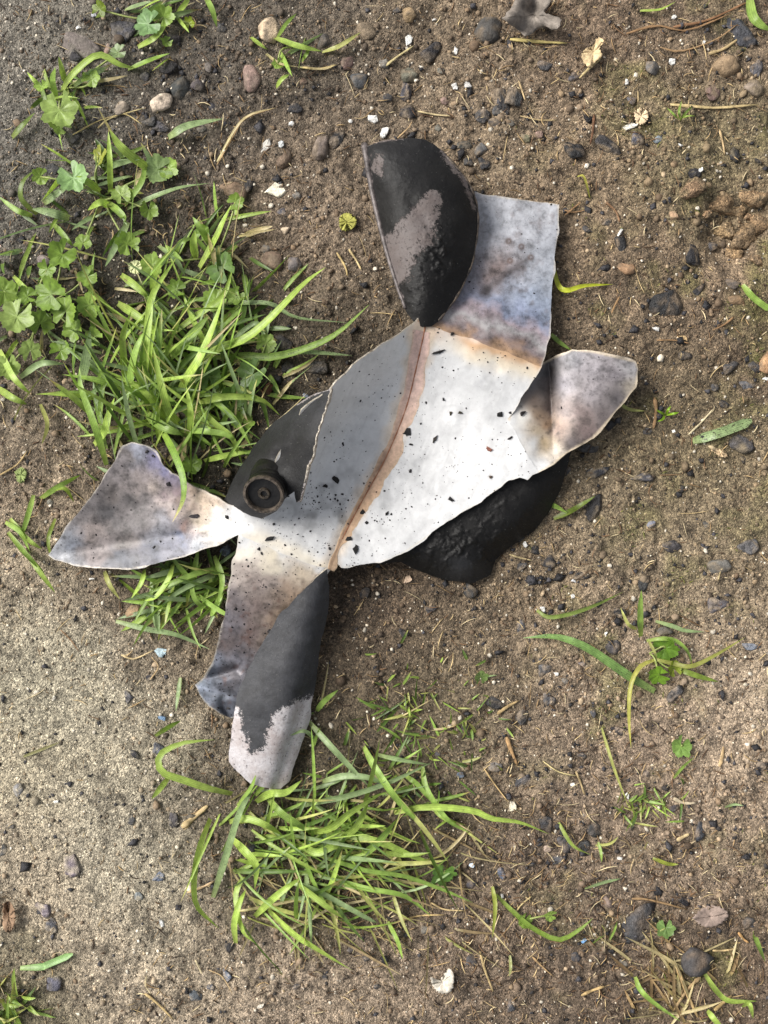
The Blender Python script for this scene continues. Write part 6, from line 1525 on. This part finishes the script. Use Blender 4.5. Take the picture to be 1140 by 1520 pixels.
# clay clods in the hollow at the right edge
CLAY = (146, 122, 92)
for i, (px, py, w, h, ang, d) in enumerate([(1030, 282, 38, 36, 20, 'squared clay clod left of the hollow'), (1078, 300, 62, 34, 10, 'long clay clod at the top left of the hollow'), (1118, 292, 46, 34, 0, 'clay clod at the upper right of the hollow'), (1075, 342, 34, 26, 10, 'clay clod at the left of the hollow'), (1106, 352, 40, 44, 15, 'large rough clay clod at the bottom of the hollow'), (1128, 338, 34, 38, 0, 'clay clod at the right edge beside the hollow'), (1096, 316, 24, 20, 0, 'small clay clod inside the hollow'), (1090, 376, 26, 20, 0, 'small clay clod just below the hollow'), (1122, 386, 24, 18, 10, 'lowest clay clod below the hollow by the right edge'), (1050, 318, 16, 14, 0, 'smallest clay clod left of the hollow'), (1112, 322, 16, 14, 0, 'tiny round clay clod in the middle of the hollow')]):
    stone('clay_clod', px, py, w * 0.9, h * 0.9, -ang, tuple(np.array(CLAY) * random.uniform(0.9, 1.1)), True, tall=0.75 * min(w, h), mat=M_GROUND, sink=0.30, label=d + ' at right', cat='clod', group='clay clods at the right edge')

# flakes of soot and rust lying on the white plate
for i, (px, py, w, h, ang, c, d) in enumerate([
    (605, 641, 16, 18, 30, (34, 32, 32), 'large black soot flake on the white plate right of the weld'), (727, 665, 14, 12, -20, (112, 72, 60), 'reddish brown flake on the white plate'), (645, 652, 17, 6, 20, (52, 48, 44), 'thin dark flake right of the large soot flake'), (668, 614, 9, 7, 0, (62, 56, 40), 'left of two olive specks on the white plate'), (683, 614, 9, 8, 0, (52, 48, 36), 'right of two olive specks on the white plate'),
    (742, 616, 13, 11, 30, (28, 27, 27), 'black crumb at the tip of the tear in the plate'), (776, 613, 7, 14, 0, (34, 32, 32), 'upright black flake right of the tear'), (659, 593, 7, 6, 0, (28, 27, 27), 'small black flake high on the white plate'), (650, 523, 26, 6, 15, (28, 27, 27), 'long soot streak flake below the folded shoulder'), (671, 497, 13, 6, 0, (34, 30, 28), 'dark flake beside the folded shoulder tip'), (669, 741, 8, 12, 20, (30, 28, 28), 'black flake low on the white plate'),
    (498, 712, 10, 18, 30, (26, 25, 25), 'black flake in the shaded trough left of the weld'), (526, 818, 22, 12, 10, (26, 25, 25), 'largest soot crumb near the bottom point of the plate'), (518, 800, 14, 9, 0, (28, 27, 27), 'soot crumb above the largest crumb at the bottom point'), (483, 722, 9, 10, 0, (28, 27, 27), 'small black flake nearest the valve in the trough'), (728, 708, 7, 6, 0, (72, 60, 50), 'brown speck near the torn lower edge'), (757, 650, 12, 5, -30, (44, 40, 38), 'thin dark flake near the right of the plate'),
    (400, 800, 18, 9, 20, (28, 27, 27), 'soot crumb where the plate bends into the lower strip'), (250, 718, 9, 10, 0, (34, 30, 34), 'dark flake on the left wing flap'), (337, 768, 9, 8, 0, (26, 25, 25), 'black flake at the neck of the wing flap'), (288, 766, 8, 20, 30, (44, 40, 44), 'dark curled flake in the middle of the wing flap'), (538, 760, 10, 8, 0, (28, 27, 27), 'soot crumb sitting on the weld'), (574, 762, 9, 6, -20, (28, 27, 27), 'soot fleck right of the lower weld')]):
    z = surface_z(px, py)
    o = chip('soot_flake', px, py, w, h, ang, c, 2.2, 1300 + i, M_LITTER, z + 0.0004)
    # lie along the plate
    f = next(zf for poly, zf in reversed(FIELDS) if in_poly(np.array([px], float), np.array([py], float), poly)[0])
    e = 2.0
    gx = float((f(px + e, py) - f(px - e, py))[0] / (2 * e * S)); gy = float((f(px, py + e) - f(px, py - e))[0] / (2 * e * S))
    nv = Vector((-gx, gy, 1)).normalized()
    o.rotation_euler = (nv.to_track_quat('Z', 'Y') @ Matrix.Rotation(math.radians(-ang), 3, 'Z').to_quaternion()).to_euler()
    tag(o, d, 'flake', 'soot flakes on the canister')
settle_labels()

# ------------------------------------------------------------------ crumbs, grit and fibres too many to count
OCT_V = np.array([(1, 0, 0), (-1, 0, 0), (0, 1, 0), (0, -1, 0), (0, 0, 1), (0, 0, -1)], float)
OCT_F = np.array([(0, 2, 4), (2, 1, 4), (1, 3, 4), (3, 0, 4), (2, 0, 5), (1, 2, 5), (3, 1, 5), (0, 3, 5)])
_b = bmesh.new(); bmesh.ops.create_icosphere(_b, subdivisions=1, radius=1.0)
IC1_V = np.array([v.co[:] for v in _b.verts]); IC1_F = np.array([[v.index for v in f.verts] for f in _b.faces]); _b.free()

def scatter(name, centers, sizes, cols, BV, BF, label, cat, jitter=0.35, flat=(0.5, 1.0), mat=None):
    n = len(centers); m = len(BV)
    V = np.broadcast_to(BV, (n, m, 3)) * (1 + rng.uniform(-jitter, jitter, (n, m, 1)))
    V = V * np.stack([rng.uniform(.7, 1.3, n), rng.uniform(.7, 1.3, n), rng.uniform(flat[0], flat[1], n)], 1)[:, None, :]
    a = rng.uniform(0, 2 * math.pi, n); b = rng.uniform(-0.6, 0.6, n)
    x = V[..., 0]; y = V[..., 1]; z = V[..., 2]
    y, z = y * np.cos(b)[:, None] - z * np.sin(b)[:, None], y * np.sin(b)[:, None] + z * np.cos(b)[:, None]
    x, y = x * np.cos(a)[:, None] - y * np.sin(a)[:, None], x * np.sin(a)[:, None] + y * np.cos(a)[:, None]
    V = np.stack([x, y, z], -1) * sizes[:, None, None] + centers[:, None, :]
    F = (BF[None] + (np.arange(n) * m)[:, None, None]).reshape(-1, BF.shape[1])
    me = mesh_np(name, V.reshape(-1, 3), F)
    set_color(me, np.repeat(cols, m, 0))
    o = link(name, me, mat or M_GRAIN, smooth=False)
    tag(o, label, cat, None, 'stuff')
    return o

def soil_points(n, dens=None, ax=0.262, ay=0.34):
    x = rng.uniform(-ax, ax, n); y = rng.uniform(-ay, ay, n)
    if dens is not None:
        px = x / S + 570; py = 760 - y / S
        k = rng.random(n) < dens(px, py)
        x, y = x[k], y[k]
    return x, y

def packed(px, py):      # how smooth and packed the soil is
    return np.clip(np.exp(-(((px - 70) / 200) ** 2 + ((py - 1150) / 330) ** 2)) + 0.5 * np.exp(-(((px - 20) / 110) ** 2 + ((py - 120) / 200) ** 2)), 0, 1)

PAL = np.array([lin(c) for c in [(52, 42, 34), (74, 60, 47), (98, 80, 62), (124, 103, 80), (150, 128, 100), (182, 160, 130), (222, 210, 188), (38, 37, 38)]])
def grain_cols(x, y, w):
    px = x / S + 570; py = 760 - y / S
    base = soil_color(px, py)
    i = rng.choice(len(PAL), len(x), p=np.array(w) / sum(w))
    c = PAL[i]
    k = rng.uniform(0.1, 0.7, len(x))[:, None]
    k = np.where((i >= 6)[:, None], 0.05, k)
    return (c * (1 - k) + base * k * rng.uniform(0.7, 1.35, (len(x), 1)))

x, y = soil_points(62000, lambda a, b: 1.0 - 0.25 * packed(a, b))
s = rng.lognormal(math.log(0.00040), 0.42, len(x)); s = np.clip(s, 0.0002, 0.0013)
scatter('soil_grit', np.stack([x, y, ground_h(x, y) + s * 0.2], 1), s, grain_cols(x, y, [10, 14, 14, 12, 9, 6, 3.0, 3]), OCT_V, OCT_F, 'fine grit and crumbs covering the whole soil surface', 'grit')
x, y = soil_points(15000, lambda a, b: np.clip(1.0 - 0.9 * packed(a, b), 0.03, 1) * np.clip(0.35 + 1.1 * fbm(a / 80, b / 80, 301, 3), 0.03, 1))
s = np.clip(rng.lognormal(math.log(0.00095), 0.42, len(x)), 0.0005, 0.0030)
scatter('soil_crumbs', np.stack([x, y, ground_h(x, y) + s * 0.15], 1), s, grain_cols(x, y, [12, 16, 14, 9, 6, 2, 0.5, 3]), IC1_V, IC1_F, 'loose earth crumbs scattered over the soil', 'soil', 0.22, (0.45, 0.9))
# char grit, denser near the canister, at the upper left and lower right
def char_d(a, b):
    d = 0.13 + 0.12 * np.clip((a - 700) / 150, 0, 1) + 0.5 * np.exp(-(((a - 760) / 150) ** 2 + ((b - 840) / 70) ** 2)) + 0.5 * np.exp(-(((a - 200) / 140) ** 2 + ((b - 130) / 110) ** 2)) + 0.25 * np.exp(-(((a - 870) / 220) ** 2 + ((b - 1200) / 220) ** 2)) + 0.35 * np.exp(-(((a - 450) / 90) ** 2 + ((b - 550) / 60) ** 2)) + 0.25 * np.exp(-(((a - 700) / 140) ** 2 + ((b - 190) / 80) ** 2))
    return np.clip(d * (0.7 + 0.8 * fbm(a / 50, b / 50, 311, 2)), 0, 1)
x, y = soil_points(20000, char_d)
s = np.clip(rng.lognormal(math.log(0.0009), 0.55, len(x)), 0.0004, 0.0036)
scatter('char_grit', np.stack([x, y, ground_h(x, y) + s * 0.2], 1), s, np.repeat(lin((46, 45, 48))[None], len(x), 0) * rng.uniform(0.5, 2.0, (len(x), 1)), OCT_V, OCT_F, 'black charcoal grit scattered over the soil', 'charcoal grit', 0.5, (0.35, 0.9), M_CHAR)
x, y = soil_points(4500, lambda a, b: np.clip(0.5 + 0.6 * fbm(a / 90, b / 90, 321, 2), 0.1, 1))
s = np.clip(rng.lognormal(math.log(0.00062), 0.45, len(x)), 0.0003, 0.0018)
scatter('pale_grit', np.stack([x, y, ground_h(x, y) + s * 0.25], 1), s, np.repeat(lin((214, 204, 186))[None], len(x), 0) * rng.uniform(0.55, 1.1, (len(x), 1)), IC1_V, IC1_F, 'tiny pale stones and shell bits in the soil', 'grit', 0.3, (0.3, 0.8), M_STONE)

# fibres: thin bent slivers of straw and root
def fibres(name, n, dens, len_mm, wid_mm, pal, label, lift=0.0007):
    x, y = soil_points(n, dens)
    n = len(x)
    L = rng.lognormal(math.log(len_mm), 0.5, n) * 0.001; wd = rng.uniform(*wid_mm, n) * 0.001
    a = rng.uniform(0, 2 * math.pi, n); cv = rng.normal(0, 0.5, n)
    K = 5
    t = np.linspace(-0.5, 0.5, K)
    ang = a[:, None] + cv[:, None] * t[None] * 1.5
    dx = np.cos(ang) * (L / (K - 1))[:, None]; dy = np.sin(ang) * (L / (K - 1))[:, None]
    X = x[:, None] + np.cumsum(dx, 1) - dx[:, :1] * K / 2; Y = y[:, None] + np.cumsum(dy, 1) - dy[:, :1] * K / 2
    Z0 = ground_h(X.ravel(), Y.ravel()).reshape(n, K)
    # a fibre is stiff: it rests on the higher ends of what lies below
    Z = 0.65 * Z0.mean(1, keepdims=True) + 0.35 * Z0 + lift + rng.uniform(0, 0.001, (n, 1)) + rng.normal(0, 0.0012, (n, 1)) * t[None]
    nx, ny = -np.sin(ang), np.cos(ang)
    w = wd[:, None] * np.array([0.3, 0.9, 1, 0.9, 0.3])[None] * 0.5
    A = np.stack([X + nx * w, Y + ny * w, Z], -1); B = np.stack([X - nx * w, Y - ny * w, Z], -1); C = np.stack([X, Y, Z + w * 1.2], -1)
    V = np.stack([A, B, C], 2).reshape(n, K * 3, 3)
    F = []
    for i in range(K - 1):
        p, q = 3 * i, 3 * i + 3
        for u, v in ((0, 2), (2, 1), (1, 0)):
            F += [(p + u, p + v, q + v), (p + u, q + v, q + u)]
    F = np.array(F)
    FF = (F[None] + (np.arange(n) * K * 3)[:, None, None]).reshape(-1, 3)
    me = mesh_np(name, V.reshape(-1, 3), FF)
    P = np.array([lin(c) for c in pal])
    c = P[rng.integers(0, len(P), n)] * rng.uniform(0.7, 1.2, (n, 1))
    set_color(me, np.repeat(c, K * 3, 0))
    o = link(name, me, M_LITTER)
    tag(o, label, 'plant fibre', None, 'stuff')
def fib_d(a, b):
    d = 0.25 + 0.8 * np.exp(-(((a - 880) / 260) ** 2 + ((b - 1350) / 260) ** 2)) + 0.4 * np.exp(-(((a - 950) / 220) ** 2 + ((b - 120) / 130) ** 2)) + 0.4 * np.exp(-(((a - 560) / 160) ** 2 + ((b - 1300) / 160) ** 2)) + 0.4 * np.exp(-(((a - 200) / 160) ** 2 + ((b - 350) / 260) ** 2))
    return np.clip(d * (1 - 0.8 * packed(a, b)) * (0.8 + 0.6 * fbm(a / 60, b / 60, 331, 2)), 0, 1)
fibres('straw_fibres', 13500, fib_d, 4.6, (0.25, 0.75), [(204, 180, 134), (180, 154, 112), (150, 124, 90), (216, 198, 158), (128, 100, 74)], 'short dry straw fibres strewn over the soil')
fibres('root_fibres', 12000, fib_d, 3.4, (0.3, 0.9), [(70, 54, 42), (92, 70, 52), (112, 88, 64), (58, 46, 38)], 'dark brown rootlets and bark shreds in the soil', 0.0004)
fibres('moss_sprigs', 5000, lambda a, b: np.clip((fbm(a / 60, b / 60, 71, 3) * 1.6 - 0.1) * np.clip((a - 700) / 200, 0, 1) + 0.5 * np.exp(-(((a - 1040) / 50) ** 2 + ((b - 255) / 40) ** 2)) + 0.3 * np.exp(-(((a - 650) / 80) ** 2 + ((b - 1080) / 80) ** 2)), 0, 1), 2.0, (0.2, 0.5), [(112, 122, 48), (92, 104, 40), (134, 138, 62)], 'low green moss sprigs on the damp soil', 0.0006)

# soot specks strewn on the inside of the steel
def soot_specks():
    cs = []; ss = []
    spots = [('main', z_main, 900), ('strip', z_main, 380), ('lflap', z_main, 140), ('panel', z_main, 80), ('rflap', z_rflap, 30)]
    for key, zf, n in spots:
        P = np.array(POLY[key], float)
        a = rng.uniform(P[:, 0].min(), P[:, 0].max(), n * 14); b = rng.uniform(P[:, 1].min(), P[:, 1].max(), n * 14)
        k = in_poly(a, b, P)
        a, b = a[k], b[k]
        if key == 'main':     # more of it towards the lower left
            w = np.clip(0.25 + 0.75 * np.exp(-(((a - 470) / 110) ** 2 + ((b - 760) / 90) ** 2)), 0, 1); k = rng.random(len(a)) < w; a, b = a[k], b[k]
        k = fbm(a / 24, b / 24, 431, 3) + rng.uniform(-0.45, 0.45, len(a)) > 0.0; a, b = a[k], b[k]
        a, b = a[:n], b[:n]
        z = zf(a, b)
        kk = (CAM_H - z) / CAM_H
        r = np.clip(rng.lognormal(math.log(0.00022), 0.6, len(a)), 0.0001, 0.0011)
        cs.append(np.stack([(a - 570) * S * kk, (760 - b) * S * kk, z + r * 0.15], 1)); ss.append(r)
    cs = np.vstack(cs); ss = np.concatenate(ss)
    scatter('soot_specks', cs, ss, np.repeat(lin((34, 32, 33))[None], len(cs), 0) * rng.uniform(0.6, 1.8, (len(cs), 1)), IC1_V, IC1_F, 'fine soot specks strewn over the inside of the canister', 'soot', 0.4, (0.3, 0.6), M_LITTER)
soot_specks()
